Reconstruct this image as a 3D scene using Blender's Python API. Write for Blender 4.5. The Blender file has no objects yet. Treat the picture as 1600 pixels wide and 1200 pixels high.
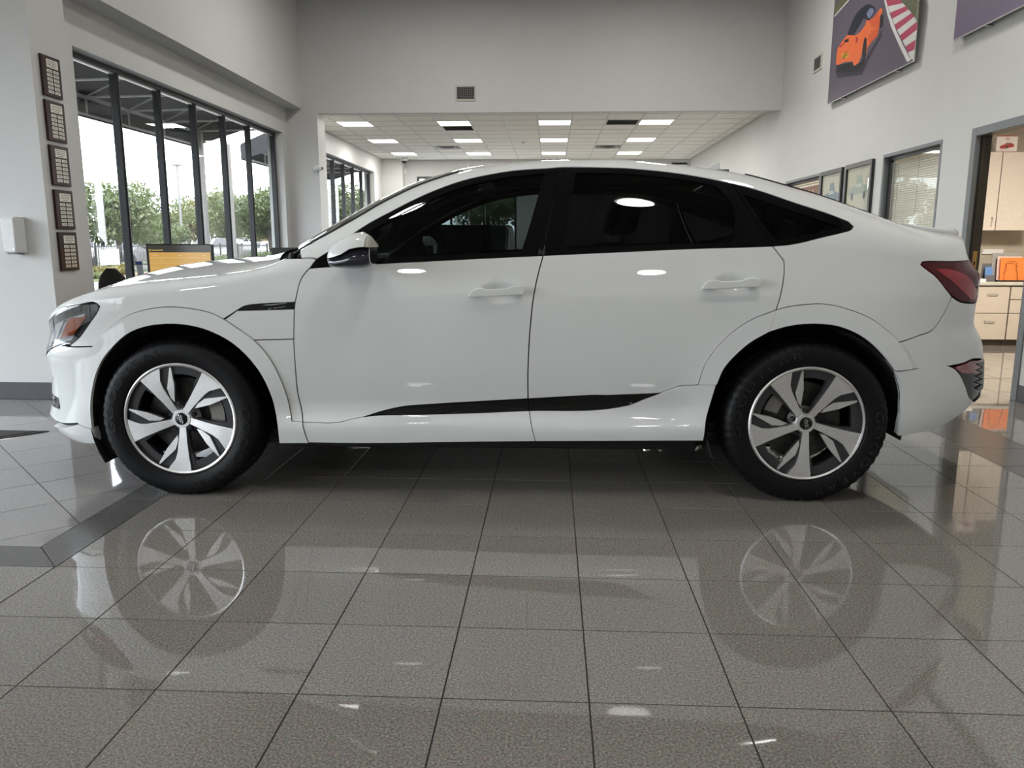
import bpy, bmesh, math, random
import numpy as np
from mathutils import Vector, Matrix
from mathutils.geometry import delaunay_2d_cdt
random.seed(7); RNG = np.random.default_rng(7)
PI = math.pi
scene = bpy.context.scene
COL = scene.collection

# ------------------------------------------------------------------ camera
CAM = Vector((0.0, 0.0, 1.192))
F_PX, PITCH, YAW, ROLL = 1218.96, 0.178526, -0.0491036, 0.00089159
cy_, sy_, cp_, sp_ = math.cos(YAW), math.sin(YAW), math.cos(PITCH), math.sin(PITCH)
fwd = Vector((sy_*cp_, cy_*cp_, -sp_)); rgt0 = Vector((cy_, -sy_, 0)); up0 = rgt0.cross(fwd)
rgt = math.cos(ROLL)*rgt0 + math.sin(ROLL)*up0; upv = -math.sin(ROLL)*rgt0 + math.cos(ROLL)*up0
cd = bpy.data.cameras.new('camera'); cam = bpy.data.objects.new('camera', cd); COL.objects.link(cam)
cam.matrix_world = Matrix(((rgt.x, upv.x, -fwd.x, CAM.x), (rgt.y, upv.y, -fwd.y, CAM.y), (rgt.z, upv.z, -fwd.z, CAM.z), (0, 0, 0, 1)))
cd.sensor_fit = 'HORIZONTAL'; cd.sensor_width = 36.0; cd.lens = 36.0*F_PX/1600.0; cd.clip_start = 0.05; cd.clip_end = 400
scene.camera = cam

# ------------------------------------------------------------------ sky, sun, exposure
w_ = bpy.data.worlds.new('overcast_sky'); scene.world = w_; w_.use_nodes = True
nt = w_.node_tree; nt.nodes.clear()
wo = nt.nodes.new('ShaderNodeOutputWorld'); bg = nt.nodes.new('ShaderNodeBackground')
sky = nt.nodes.new('ShaderNodeTexSky'); sky.sky_type = 'NISHITA'; sky.sun_disc = False
sky.sun_elevation = math.radians(52); sky.sun_rotation = math.radians(120); sky.dust_density = 6.0; sky.air_density = 1.0; sky.ozone_density = 1.0
mixs = nt.nodes.new('ShaderNodeMixRGB'); mixs.inputs[0].default_value = 0.75
mixs.inputs[2].default_value = (4.3, 4.4, 4.6, 1)
nt.links.new(sky.outputs[0], mixs.inputs[1]); nt.links.new(mixs.outputs[0], bg.inputs[0]); bg.inputs[1].default_value = 2.2
nt.links.new(bg.outputs[0], wo.inputs[0])
sd = bpy.data.lights.new('sun', 'SUN'); sd.energy = 4.5; sd.angle = math.radians(12); sd.color = (1, .97, .92)
sun = bpy.data.objects.new('sun', sd); COL.objects.link(sun); sun.rotation_euler = (math.radians(38), 0, math.radians(115))
sun.location = (30, -10, 40)
scene.view_settings.view_transform = 'Standard'; scene.view_settings.look = 'None'
scene.view_settings.exposure = 0.15; scene.view_settings.gamma = 1.0; scene.view_settings.use_curve_mapping = False
scene.cycles.use_denoising = True
scene.cycles.max_bounces = 10; scene.cycles.diffuse_bounces = 5; scene.cycles.glossy_bounces = 5
scene.cycles.transmission_bounces = 8; scene.cycles.transparent_max_bounces = 16
scene.cycles.caustics_reflective = False; scene.cycles.caustics_refractive = False
scene.cycles.sample_clamp_indirect = 6.0
LAMP_HIGH, LAMP_PANEL = 1.0, 27.0

# ------------------------------------------------------------------ helpers
def srgb(r, g, b):
    f = lambda c: (c/255/12.92 if c/255 <= .04045 else ((c/255+.055)/1.055)**2.4)
    return (f(r), f(g), f(b))
MATS = {}
def mat(name, rgb, rough=.6, metal=0., spec=.5, coat=0., coat_r=.03, noise=.04, nscale=30., bump=0., emit=None, estr=0., aniso=None, trans=0., alpha=1.):
    if name in MATS: return MATS[name]
    m = bpy.data.materials.new(name); m.use_nodes = True; n = m.node_tree.nodes; l = m.node_tree.links
    b = n['Principled BSDF']; c = rgb
    b.inputs['Roughness'].default_value = rough; b.inputs['Metallic'].default_value = metal
    b.inputs['Specular IOR Level'].default_value = spec
    b.inputs['Coat Weight'].default_value = coat; b.inputs['Coat Roughness'].default_value = coat_r
    b.inputs['Transmission Weight'].default_value = trans
    if noise > 0 or bump > 0:
        tc = n.new('ShaderNodeTexCoord'); nz = n.new('ShaderNodeTexNoise'); nz.inputs['Scale'].default_value = nscale; nz.inputs['Detail'].default_value = 4
        l.new(tc.outputs['Object'], nz.inputs['Vector'])
    if noise > 0:
        rp = n.new('ShaderNodeValToRGB'); rp.color_ramp.elements[0].position = .3; rp.color_ramp.elements[1].position = .7
        rp.color_ramp.elements[0].color = (*[max(0, v*(1-noise)) for v in c], 1); rp.color_ramp.elements[1].color = (*[min(1, v*(1+noise)) for v in c], 1)
        l.new(nz.outputs['Fac'], rp.inputs[0]); l.new(rp.outputs[0], b.inputs['Base Color'])
    else: b.inputs['Base Color'].default_value = (*c, 1)
    if bump > 0:
        bp = n.new('ShaderNodeBump'); bp.inputs['Strength'].default_value = bump; bp.inputs['Distance'].default_value = .002
        l.new(nz.outputs['Fac'], bp.inputs['Height']); l.new(bp.outputs[0], b.inputs['Normal'])
    if emit: b.inputs['Emission Color'].default_value = (*emit, 1); b.inputs['Emission Strength'].default_value = estr
    MATS[name] = m; return m
def glass_mat(name, tint, refl=1.0, rough=0.0):
    """thin pane: tinted see-through mixed with a mirror by Fresnel"""
    if name in MATS: return MATS[name]
    m = bpy.data.materials.new(name); m.use_nodes = True; n = m.node_tree.nodes; l = m.node_tree.links; n.clear()
    o = n.new('ShaderNodeOutputMaterial'); mx = n.new('ShaderNodeMixShader'); t = n.new('ShaderNodeBsdfTransparent'); g = n.new('ShaderNodeBsdfGlossy'); fr = n.new('ShaderNodeFresnel')
    mu = n.new('ShaderNodeMath'); mu.operation = 'MULTIPLY'; mu.inputs[1].default_value = refl
    t.inputs[0].default_value = (*tint, 1); g.inputs['Roughness'].default_value = rough; g.inputs[0].default_value = (1, 1, 1, 1); fr.inputs[0].default_value = 1.5
    l.new(fr.outputs[0], mu.inputs[0]); l.new(mu.outputs[0], mx.inputs[0]); l.new(t.outputs[0], mx.inputs[1]); l.new(g.outputs[0], mx.inputs[2]); l.new(mx.outputs[0], o.inputs[0])
    MATS[name] = m; return m

class G:
    """collects polygons, becomes ONE mesh object"""
    def __init__(s): s.v = []; s.f = []
    def add(s, vs, fs):
        b = len(s.v); s.v += [tuple(map(float, p)) for p in vs]; s.f += [tuple(i+b for i in f) for f in fs]; return s
    def box(s, x0, x1, y0, y1, z0, z1):
        return s.add([(x0,y0,z0),(x1,y0,z0),(x1,y1,z0),(x0,y1,z0),(x0,y0,z1),(x1,y0,z1),(x1,y1,z1),(x0,y1,z1)],
                     [(0,3,2,1),(4,5,6,7),(0,1,5,4),(1,2,6,5),(2,3,7,6),(3,0,4,7)])
    def prism(s, poly, ext):
        """closed polygon of 3-D points swept by the vector ext"""
        n = len(poly); p = [Vector(q) for q in poly]; e = Vector(ext)
        nn = sum(((p[i]).cross(p[(i+1) % n]) for i in range(n)), Vector())
        if nn.dot(e) > 0: p = p[::-1]
        return s.add(p+[q+e for q in p], [tuple(range(n)), tuple(range(2*n-1, n-1, -1))]+[(i, n+i, n+(i+1) % n, (i+1) % n) for i in range(n)])
    def tube(s, path, r, n=8, closed=False):
        P = [Vector(p) for p in path]; k = len(P); rings = []
        up = Vector((0, 0, 1))
        for i in range(k):
            t = (P[(i+1) % k]-P[i-1]) if closed else (P[min(i+1, k-1)]-P[max(i-1, 0)])
            t.normalize(); a = t.cross(up)
            if a.length < 1e-3: a = t.cross(Vector((1, 0, 0)))
            a.normalize(); b = t.cross(a); rr = r[i] if isinstance(r, (list, tuple)) else r
            rings.append([P[i]+rr*(math.cos(2*PI*j/n)*a+math.sin(2*PI*j/n)*b) for j in range(n)])
        fs = []
        m = k if closed else k-1
        for i in range(m):
            for j in range(n):
                fs.append((i*n+j, i*n+(j+1) % n, ((i+1) % k)*n+(j+1) % n, ((i+1) % k)*n+j))
        if not closed: fs += [tuple(range(n))[::-1], tuple(range((k-1)*n, k*n))]
        return s.add([p for q in rings for p in q], fs)
    def lathe(s, prof, c, axis='z', n=32, cap=True):
        """prof: list of (radius, height along axis)"""
        c = Vector(c); vs = []
        for r, h in prof:
            for j in range(n):
                a = 2*PI*j/n; x, y = r*math.cos(a), r*math.sin(a)
                vs.append(c+(Vector((x, y, h)) if axis == 'z' else Vector((x, h, y)) if axis == 'y' else Vector((h, x, y))))
        k = len(prof); fs = []
        for i in range(k-1):
            for j in range(n):
                q = (i*n+j, i*n+(j+1) % n, (i+1)*n+(j+1) % n, (i+1)*n+j); fs.append(q if axis != 'y' else q[::-1])
        if cap: fs += [tuple(range(n))[::-1], tuple(range((k-1)*n, k*n))]
        return s.add(vs, fs)
    def ball(s, c, r, n=12, m=8):
        c = Vector(c); rx, ry, rz = r if isinstance(r, (tuple, list)) else (r, r, r); vs = [c+Vector((0, 0, -rz))]
        for i in range(1, m):
            p = -PI/2+PI*i/m
            for j in range(n): vs.append(c+Vector((rx*math.cos(p)*math.cos(2*PI*j/n), ry*math.cos(p)*math.sin(2*PI*j/n), rz*math.sin(p))))
        vs.append(c+Vector((0, 0, rz))); fs = [(0, 1+(j+1) % n, 1+j) for j in range(n)]
        for i in range(m-2):
            for j in range(n): fs.append((1+i*n+j, 1+i*n+(j+1) % n, 1+(i+1)*n+(j+1) % n, 1+(i+1)*n+j))
        e = 1+(m-1)*n; fs += [(1+(m-2)*n+j, 1+(m-2)*n+(j+1) % n, e) for j in range(n)]
        return s.add(vs, fs)
def root_of(o):
    while o.parent: o = o.parent
    return o
def mk(name, g, m, parent=None, smooth=False, bevel=0., local=False, kind=None, label=None, seg=2, ang=40):
    me = bpy.data.meshes.new(name); me.from_pydata(g.v, [], g.f)
    if parent is not None and not local:
        off = root_of(parent).location
        me.transform(Matrix.Translation(-off))
    me.materials.append(m)
    if smooth:
        me.shade_smooth(); me.set_sharp_from_angle(angle=math.radians(ang))
    o = bpy.data.objects.new(name, me); COL.objects.link(o)
    if parent is not None: o.parent = parent
    if bevel > 0:
        b = o.modifiers.new('bevel', 'BEVEL'); b.width = bevel; b.segments = seg; b.limit_method = 'ANGLE'; b.harden_normals = False
    if kind: o['kind'] = kind
    if label: o['label'] = label
    return o
def tag(o, label, cat, group=None):
    o['label'] = label; o['category'] = cat
    if group: o['group'] = group
    return o
def thing(name, label, cat, loc, group=None, rotz=0.):
    o = bpy.data.objects.new(name, None); COL.objects.link(o); o.location = loc; o.rotation_euler = (0, 0, rotz); o.empty_display_size = .1
    return tag(o, label, cat, group)
def struct(name, g, m, parent=None, **k):
    o = mk(name, g, m, parent, **k)
    if parent is None: o['kind'] = 'structure'
    return o
def sroot(name, loc):
    o = bpy.data.objects.new(name, None); COL.objects.link(o); o.location = loc; o['kind'] = 'structure'; o.empty_display_size = .1; return o
def copy_tree(o, parent=None):
    c = o.copy(); COL.objects.link(c); c.parent = parent
    for ch in list(o.children): copy_tree(ch, c)
    return c
def text_mesh(s, size=1., ext=0.):
    cu = bpy.data.curves.new('lettering', 'FONT'); cu.body = s; cu.size = size; cu.extrude = ext; cu.align_x = 'CENTER'; cu.align_y = 'CENTER'; cu.resolution_u = 3
    o = bpy.data.objects.new('lettering', cu); COL.objects.link(o); dg = bpy.context.evaluated_depsgraph_get(); dg.update()
    me = bpy.data.meshes.new_from_object(o.evaluated_get(dg)); bpy.data.objects.remove(o); bpy.data.curves.remove(cu)
    v = [tuple(p.co) for p in me.vertices]; f = [tuple(p.vertices) for p in me.polygons]; bpy.data.meshes.remove(me); return v, f
def arealight(name, loc, size, power, parent, color=(1, .97, .92), rot=(0, 0, 0), shape='DISK'):
    ld = bpy.data.lights.new(name, 'AREA'); ld.shape = shape; ld.size = size; ld.energy = power; ld.color = color
    o = bpy.data.objects.new(name, ld); COL.objects.link(o); o.parent = parent
    o.location = Vector(loc)-root_of(parent).location; o.rotation_euler = rot; return o

# ------------------------------------------------------------------ materials
M_wall = mat('wall_paint', (.60, .60, .585), .55, noise=.015, nscale=3, bump=.05)
M_ceilt = mat('acoustic_tile', (.86, .845, .79), .8, noise=.05, nscale=60, bump=.15)
M_grid = mat('ceiling_grid', (.62, .61, .58), .5)
M_base = mat('baseboard_vinyl', srgb(62, 62, 68), .45)
M_frame = mat('window_bronze', (.018, .018, .021), .38)
M_glass = glass_mat('window_glass', (.93, .95, .95), .12)
M_white = mat('white_plastic', (.72, .72, .71), .35)
M_black = mat('black_plastic', (.012, .012, .013), .35)
M_steel = mat('brushed_steel', (.55, .55, .55), .3, 1.)
M_dark = mat('dark_void', (.006, .006, .007), .8)
def floor_mat(name, a, b, rough, spec):
    m = bpy.data.materials.new(name); m.use_nodes = True; n = m.node_tree.nodes; l = m.node_tree.links; p = n['Principled BSDF']
    g = n.new('ShaderNodeNewGeometry'); v = n.new('ShaderNodeTexVoronoi'); v.inputs['Scale'].default_value = 260; v.inputs['Randomness'].default_value = 1
    z = n.new('ShaderNodeTexNoise'); z.inputs['Scale'].default_value = 150; z.inputs['Detail'].default_value = 6; z.inputs['Roughness'].default_value = .8
    z2 = n.new('ShaderNodeTexNoise'); z2.inputs['Scale'].default_value = 1.3
    rp = n.new('ShaderNodeValToRGB'); e = rp.color_ramp.elements; e[0].position = .36; e[1].position = .66; e[0].color = (*a, 1); e[1].color = (*b, 1)
    x = e.new(.5); x.color = (*[(p_*.6+q_*.4) for p_, q_ in zip(a, b)], 1)
    mx = n.new('ShaderNodeMixRGB'); mx.blend_type = 'MULTIPLY'; mx.inputs[0].default_value = .22
    oi = n.new('ShaderNodeObjectInfo'); hs = n.new('ShaderNodeMath'); hs.operation = 'MULTIPLY_ADD'; hs.inputs[1].default_value = .10; hs.inputs[2].default_value = .95
    vm = n.new('ShaderNodeMixRGB'); vm.blend_type = 'MULTIPLY'; vm.inputs[0].default_value = 1
    l.new(g.outputs['Position'], v.inputs['Vector']); l.new(g.outputs['Position'], z.inputs['Vector']); l.new(g.outputs['Position'], z2.inputs['Vector'])
    l.new(z.outputs['Fac'], rp.inputs[0]); l.new(rp.outputs[0], mx.inputs[1]); l.new(v.outputs['Color'], mx.inputs[2])
    l.new(oi.outputs['Random'], hs.inputs[0]); l.new(mx.outputs[0], vm.inputs[1]); l.new(hs.outputs[0], vm.inputs[2]); l.new(vm.outputs[0], p.inputs['Base Color'])
    p.inputs['Roughness'].default_value = rough; p.inputs['Specular IOR Level'].default_value = spec
    return m
M_tile = floor_mat('granite_tile', (.085, .078, .068), (.44, .41, .37), .03, .62)
M_tile_l = floor_mat('diagonal_tile', (.22, .21, .205), (.42, .40, .39), .05, .62)
M_band = floor_mat('border_tile', (.075, .072, .07), (.13, .125, .12), .22, .5)
M_grout = mat('grout', srgb(38, 35, 32), .8)
# ================================================================== ROOM
XL, XR, XLB, YB, YE = -4.31, 3.583, -4.43, 13.0, 21.1
T = .3905; TX0, TY0 = -.2783, 1.8834
floor = struct('floor', G().box(-7.2, 6.6, -6.2, 21.3, -.12, -.0018), M_grout)
def clip_poly(p, a, b, c):          # keep a*x+b*y>=c
    out = []
    for i in range(len(p)):
        q, r = p[i], p[(i+1) % len(p)]; dq, dr = a*q[0]+b*q[1]-c, a*r[0]+b*r[1]-c
        if dq >= 0: out.append(q)
        if (dq > 0) != (dr > 0) and abs(dq-dr) > 1e-9:
            t = dq/(dq-dr); out.append((q[0]+t*(r[0]-q[0]), q[1]+t*(r[1]-q[1])))
    return out
def area2(p): return abs(sum(p[i][0]*p[(i+1) % len(p)][1]-p[(i+1) % len(p)][0]*p[i][1] for i in range(len(p))))/2
JG = .0021
tiles = []      # (polygon, material, centre)
BX0, BX1, BY0, BY1 = -2.02, -1.838, 2.66, 2.85      # mitred border strip
RB0, RB1 = 2.452, 2.842                             # matt strip at right
for i in range(-18, 18):
    for j in range(-21, 50):
        x0, y0 = TX0+i*T, TY0+j*T; x1, y1 = x0+T, y0+T
        if x1 < -7 or x0 > 6.4 or y1 < -6 or y0 > 21.1: continue
        sq = [(x0+JG, y0+JG), (x1-JG, y0+JG), (x1-JG, y1-JG), (x0+JG, y1-JG)]
        mtl = M_band if abs(x0-RB0) < .1 and y1 > 2.2 else M_tile
        a = clip_poly(sq, 1, 0, BX1+JG)             # right of the strip
        if len(a) > 2 and area2(a) > 4e-4: tiles.append((a, mtl))
        b = clip_poly(clip_poly(sq, -1, 0, -BX1+JG), 0, -1, -BY0+JG)     # left, in front of the strip
        if len(b) > 2 and area2(b) > 4e-4: tiles.append((b, mtl))
D = .3885; s2 = math.sqrt(.5)
for i in range(-30, 32):
    for j in range(-14, 44):
        # 45-degree field: p=(x+y)/sqrt2, q=(y-x)/sqrt2
        p0, q0 = 1.09*s2+i*D, 5.13*s2+j*D; c = [(p0+JG, q0+JG), (p0+D-JG, q0+JG), (p0+D-JG, q0+D-JG), (p0+JG, q0+D-JG)]
        sq = [((p-q)*s2, (p+q)*s2) for p, q in c]
        sq = clip_poly(clip_poly(sq, -1, 0, -BX0+JG), 0, 1, BY1+JG)
        if len(sq) > 2: sq = clip_poly(sq, 1, 0, -7.0)
        if len(sq) > 2: sq = clip_poly(sq, 0, -1, -5.72) if True else sq
        if len(sq) > 2 and area2(sq) > 4e-4: tiles.append((sq, M_tile_l))
LB = .60
for k in range(24):                                 # strip running away from the camera
    y0, y1 = BY1+k*LB-(.0), BY1+(k+1)*LB
    a = [(BX0+JG, y0+JG), (BX1-JG, y0+JG), (BX1-JG, y1-JG), (BX0+JG, y1-JG)]
    if k == 0: a = [(BX0+JG, BY1+JG), (BX1-JG, BY0+2.4*JG), (BX1-JG, y1-JG), (BX0+JG, y1-JG)]
    if y0 < 13.2: tiles.append((a, M_band))
for k in range(9):                                  # strip running to the left
    x1, x0 = BX0-k*LB, BX0-(k+1)*LB
    a = [(x0+JG, BY0+JG), (x1-JG, BY0+JG), (x1-JG, BY1-JG), (x0+JG, BY1-JG)]
    if k == 0: a = [(x0+JG, BY0+JG), (BX1-2.4*JG, BY0+JG), (BX0-JG, BY1-JG), (x0+JG, BY1-JG)]
    tiles.append((a, M_band))
def to_px(p):
    d = Vector(p)-CAM; z = d.dot(fwd)
    return (800+F_PX*d.dot(rgt)/z, 600-F_PX*d.dot(upv)/z, z) if z > .05 else None
def seen(poly):
    c = (sum(p[0] for p in poly)/len(poly), sum(p[1] for p in poly)/len(poly), 0)
    q = to_px(c)
    if not q or not (-60 < q[0] < 1660 and 380 < q[1] < 1290): return 0
    if q[1] < 690 and 150 < q[0] < 1500: return 0           # hidden behind the car
    pr = [to_px((p[0], p[1], 0)) for p in poly]
    if any(r is None for r in pr): return 0
    return area2([(r[0], r[1]) for r in pr])
tiles = sorted(tiles, key=lambda t: -seen(t[0]))
rest = {}
for k, (poly, mtl) in enumerate(tiles):
    n = len(poly); cx, cy = sum(p[0] for p in poly)/n, sum(p[1] for p in poly)/n
    area = seen(poly)
    if k < 296 and area > 25:
        g = G(); h = .0009
        tx, ty = RNG.normal(0, .00035), RNG.normal(0, .00035); dz = RNG.uniform(-.0002, .0002)
        top = [(cx+(p[0]-cx)*.9975, cy+(p[1]-cy)*.9975) for p in poly]
        zt = lambda p: dz+tx*(p[0]-cx)+ty*(p[1]-cy)
        g.add([(p[0], p[1], -.003) for p in poly]+[(p[0], p[1], zt(p)-h) for p in poly]+[(p[0], p[1], zt(p)) for p in top],
              [tuple(range(2*n, 3*n))]+[(i, (i+1) % n, n+(i+1) % n, n+i) for i in range(n)]+[(n+i, n+(i+1) % n, 2*n+(i+1) % n, 2*n+i) for i in range(n)])
        mk('border_tile' if mtl is M_band else 'floor_tile', g, mtl, floor, local=True)
    else:
        g = rest.setdefault(mtl.name, (G(), mtl))[0]
        g.add([(p[0], p[1], -.003) for p in poly]+[(p[0], p[1], 0) for p in poly], [tuple(range(n, 2*n))]+[(i, (i+1) % n, n+(i+1) % n, n+i) for i in range(n)])
for nm, (g, mtl) in rest.items(): mk('distant_tiles', g, mtl, floor, local=True, kind='stuff')

def wall_hole(name, axis, c0, c1, a0, a1, z0, z1, holes, m=M_wall):
    """wall slab between c0..c1 on `axis`, along a0..a1, with rectangular holes (a0,a1,z0,z1)"""
    g = G(); As = sorted({a0, a1}|{h[0] for h in holes}|{h[1] for h in holes}); Zs = sorted({z0, z1}|{h[2] for h in holes}|{h[3] for h in holes})
    for i in range(len(As)-1):
        run = None
        for k in range(len(Zs)-1):
            am, zm = (As[i]+As[i+1])/2, (Zs[k]+Zs[k+1])/2
            solid = not any(h[0] < am < h[1] and h[2] < zm < h[3] for h in holes)
            if solid: run = (run[0], Zs[k+1]) if run else (Zs[k], Zs[k+1])
            if run and (not solid or k == len(Zs)-2):
                if axis == 'x': g.box(c0, c1, As[i], As[i+1], run[0], run[1])
                else: g.box(As[i], As[i+1], c0, c1, run[0], run[1])
                run = None
    return struct(name, g, m)
ZC = 5.7
WY0, WY1, WZ0, WZ1 = 7.22, 12.80, .12, 2.935
wall_hole('wall_left', 'x', XL-.26, XL, 6.18, YB, 0, ZC, [(WY0, WY1, WZ0, WZ1)])
struct('wall_pillar', G().box(-7.2, -3.73, 5.731, 6.18, 0, ZC), M_wall)
struct('wall_soffit', G().box(XL+.001, -4.044, 6.19, YB, 3.324, ZC), M_wall)
struct('wall_bulkhead', G().box(XL-.26, XR+.13, YB, YB+.14, 3.25, ZC), M_wall)
struct('wall_column', G().box(XL-.26, -3.796, YB, YB+.42, 0, 3.2499), M_wall)
wall_hole('wall_right', 'x', XR, XR+.13, -6, YE, 0, ZC, [(6.10, 7.06, -.01, 2.10), (7.63, 8.93, 1.30, 2.135), (10.93, 12.50, 1.30, 2.12)])
wall_hole('wall_backroom_left', 'x', XLB-.26, XLB, YB+.42, YE, 0, 3.5, [(15.68, 19.92, .12, 2.945)])
wall_hole('wall_backroom_back', 'y', YE, YE+.2, XLB-.26, XR+.13, 0, 3.5, [(-3.555, -.92, .1, 2.92), (3.14, 3.50, 0, 3.2)])
struct('wall_pilaster', G().box(XLB, -3.88, 20.8, YE, 0, 3.5), M_wall)
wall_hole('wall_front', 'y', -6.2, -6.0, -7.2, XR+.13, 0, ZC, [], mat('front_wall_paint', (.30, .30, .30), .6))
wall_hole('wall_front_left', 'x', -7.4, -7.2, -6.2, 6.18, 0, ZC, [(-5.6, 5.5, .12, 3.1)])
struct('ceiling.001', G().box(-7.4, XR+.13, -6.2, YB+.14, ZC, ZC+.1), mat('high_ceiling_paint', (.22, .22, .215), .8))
struct('baseboard_pillar', G().box(-7.2, -3.722, 5.722, 5.7305, 0, .135).box(-3.7295, -3.721, 5.722, 6.18, 0, .135), M_base, bevel=.003)
struct('baseboard_right', G().box(XR-.010, XR-.0005, -5.9, 6.045, 0, .132).box(XR-.010, XR-.0005, 7.115, YE-.05, 0, .132), M_base, bevel=.003)
struct('baseboard_left', G().box(XL+.0005, XL+.01, 6.2, YB-.01, 0, .11), M_base)
struct('baseboard_column', G().box(XL+.01, -3.79, YB-.010, YB-.0005, 0, .132), M_base)
struct('baseboard_back', G().box(-.90, 3.1, YE-.01, YE-.0005, 0, .132), M_base)
# dark doorway recess at the far right corner
struct('trim_1', G().box(3.10, 3.14, YE-.02, YE, 0, 3.22).box(3.10, 3.5, YE-.02, YE, 3.2, 3.25), M_frame)
struct('wall_recess', G().box(3.0, 3.7, YE+.9, YE+1.0, 0, 3.5).box(3.0, 3.7, YE+.2, YE+.9, 3.3, 3.4), mat('recess_grey', (.12, .12, .13), .7))

# ---- windows -------------------------------------------------------
def big_window(name, xf, y0, y1, z0, z1, mull, first_w=.05, depth=.075, fw=.05):
    """storefront glazing in a plane x = xf: frame, mullions, panes"""
    r = sroot(name, (xf, (y0+y1)/2, z0))
    g = G().box(xf-depth/2, xf+depth/2, y0, y1, z1-.045, z1).box(xf-depth/2, xf+depth/2, y0, y1, z0, z0+.09)
    g.box(xf-depth/2, xf+depth/2, y0, y0+fw, z0+.09, z1-.045).box(xf-depth/2, xf+depth/2, y1-fw, y1, z0+.09, z1-.045)
    mk('window_frame', g, M_frame, r, bevel=.003)
    edges = [y0+fw]
    for m_ in mull:
        g = G().box(xf-depth/2, xf+depth/2, m_-first_w/2, m_+first_w/2, z0+.09, z1-.045)
        g.box(xf+depth/2, xf+depth/2+.008, m_-first_w*.16, m_+first_w*.16, z0+.09, z1-.045)
        mk('mullion', g, M_frame, r, bevel=.003); edges += [m_-first_w/2, m_+first_w/2]
    edges.append(y1-fw)
    for k in range(0, len(edges), 2):
        mk('pane', G().box(xf-.004, xf+.004, edges[k], edges[k+1], z0+.09, z1-.045), M_glass, r)
        mk('glazing_bead', G().box(xf-.018, xf+.018, edges[k], edges[k+1], z1-.062, z1-.045), M_steel, r)
    return r
big_window('window_1', XL-.16, WY0, WY1, WZ0, WZ1, [8.17, 9.05, 9.94, 10.83, 11.72], first_w=.055)
big_window('window_2', XLB-.15, 15.68, 19.92, .12, 2.945, [16.62, 17.45, 18.28, 19.10], first_w=.055)
def cross_window(name, yf, x0, x1, z0, z1, mull):
    r = sroot(name, ((x0+x1)/2, yf, z0)); d = .04
    g = G().box(x0, x1, yf-d, yf+d, z1-.06, z1).box(x0, x1, yf-d, yf+d, z0, z0+.08).box(x0, x0+.06, yf-d, yf+d, z0+.08, z1-.06).box(x1-.06, x1, yf-d, yf+d, z0+.08, z1-.06)
    mk('window_frame', g, M_frame, r)
    for m_ in mull: mk('mullion', G().box(m_-.03, m_+.03, yf-d, yf+d, z0+.08, z1-.06), M_frame, r)
    mk('pane', G().box(x0+.06, x1-.06, yf-.004, yf+.004, z0+.08, z1-.06), M_glass, r)
cross_window('window_3', YE+.03, -3.555, -.92, .1, 2.92, [-2.66, -1.79])
big_window('window_4', -7.3, -5.6, 5.5, .12, 3.1, [-4.4, -3.2, -2.0, -.8, .4, 1.6, 2.8, 4.0])

# ---- suspended ceiling of the back room ----------------------------
CZ = 3.345
ceil = struct('ceiling', G().box(XLB-.2, XR+.13, YB+.14, YE+.2, CZ+.05, CZ+.12), mat('ceiling_void', (.35, .34, .32), .8))
CXS = [-.262+.6096*k for k in range(-7, 7)]; CYS = [14.49+.6096*k for k in range(-3, 12)]
CXS = [x for x in CXS if XLB < x < XR]; CYS = [y for y in CYS if YB+.15 < y < YE]
lights = []
for col_x in (-.262-6*.6096, -.262-3*.6096, -.262, -.262+3*.6096):
    for row_y in (14.49, 14.49+4*.6096, 14.49+8*.6096):
        lights.append((round(col_x, 3), round(row_y, 3)))
special = {(round(-.262-3*.6096, 3), round(14.49+.6096, 3)): 'grille', (round(-.262+2*.6096, 3), round(14.49, 3)): 'grille',
           (round(-.262-4*.6096, 3), round(14.49+6*.6096, 3)): 'diffuser', (round(-.262+2*.6096, 3), round(14.49+6*.6096, 3)): 'diffuser'}
xe = [XLB]+CXS+[XR]; ye = [YB+.14]+CYS+[YE]
gx = G(); BW = .012
for x in CXS: gx.box(x-BW, x+BW, YB+.14, YE, CZ-.001, CZ+.012)
for y in CYS: gx.box(XLB, XR, y-BW*.8, y+BW*.8, CZ-.0005, CZ+.012)
mk('ceiling_grid', gx, M_grid, ceil, local=True)
cells_light, cells_sp = [], []
for i in range(len(xe)-1):
    for j in range(len(ye)-1):
        x0, x1, y0, y1 = xe[i], xe[i+1], ye[j], ye[j+1]
        key = (round(x0, 3), round(y0, 3))
        hit = [k for k in lights if abs(k[0]-x0) < .02 and abs(k[1]-y0) < .02]
        sp = [v for k, v in special.items() if abs(k[0]-x0) < .02 and abs(k[1]-y0) < .02]
        if hit: cells_light.append((x0, x1, y0, y1)); continue
        if sp: cells_sp.append((x0, x1, y0, y1, sp[0])); continue
        if x1-x0 < .05 or y1-y0 < .05: continue
        z = CZ+.004+RNG.uniform(-.001, .001)
        mk('ceiling_tile', G().box(x0+BW*.9, x1-BW*.9, y0+BW*.7, y1-BW*.7, z, z+.012), M_ceilt, ceil, local=True)
M_diff = mat('light_diffuser', (.9, .9, .88), .5, emit=(1, .98, .94), estr=4.0, noise=0)
rows = ['front row', 'middle row', 'back row']; 
cells_light.sort(key=lambda c: (round(c[2], 1), c[0])); ncol = len({round(c[0], 1) for c in cells_light})
cols = ['far left', 'left of centre', 'centre', 'right'][:ncol]
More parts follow.
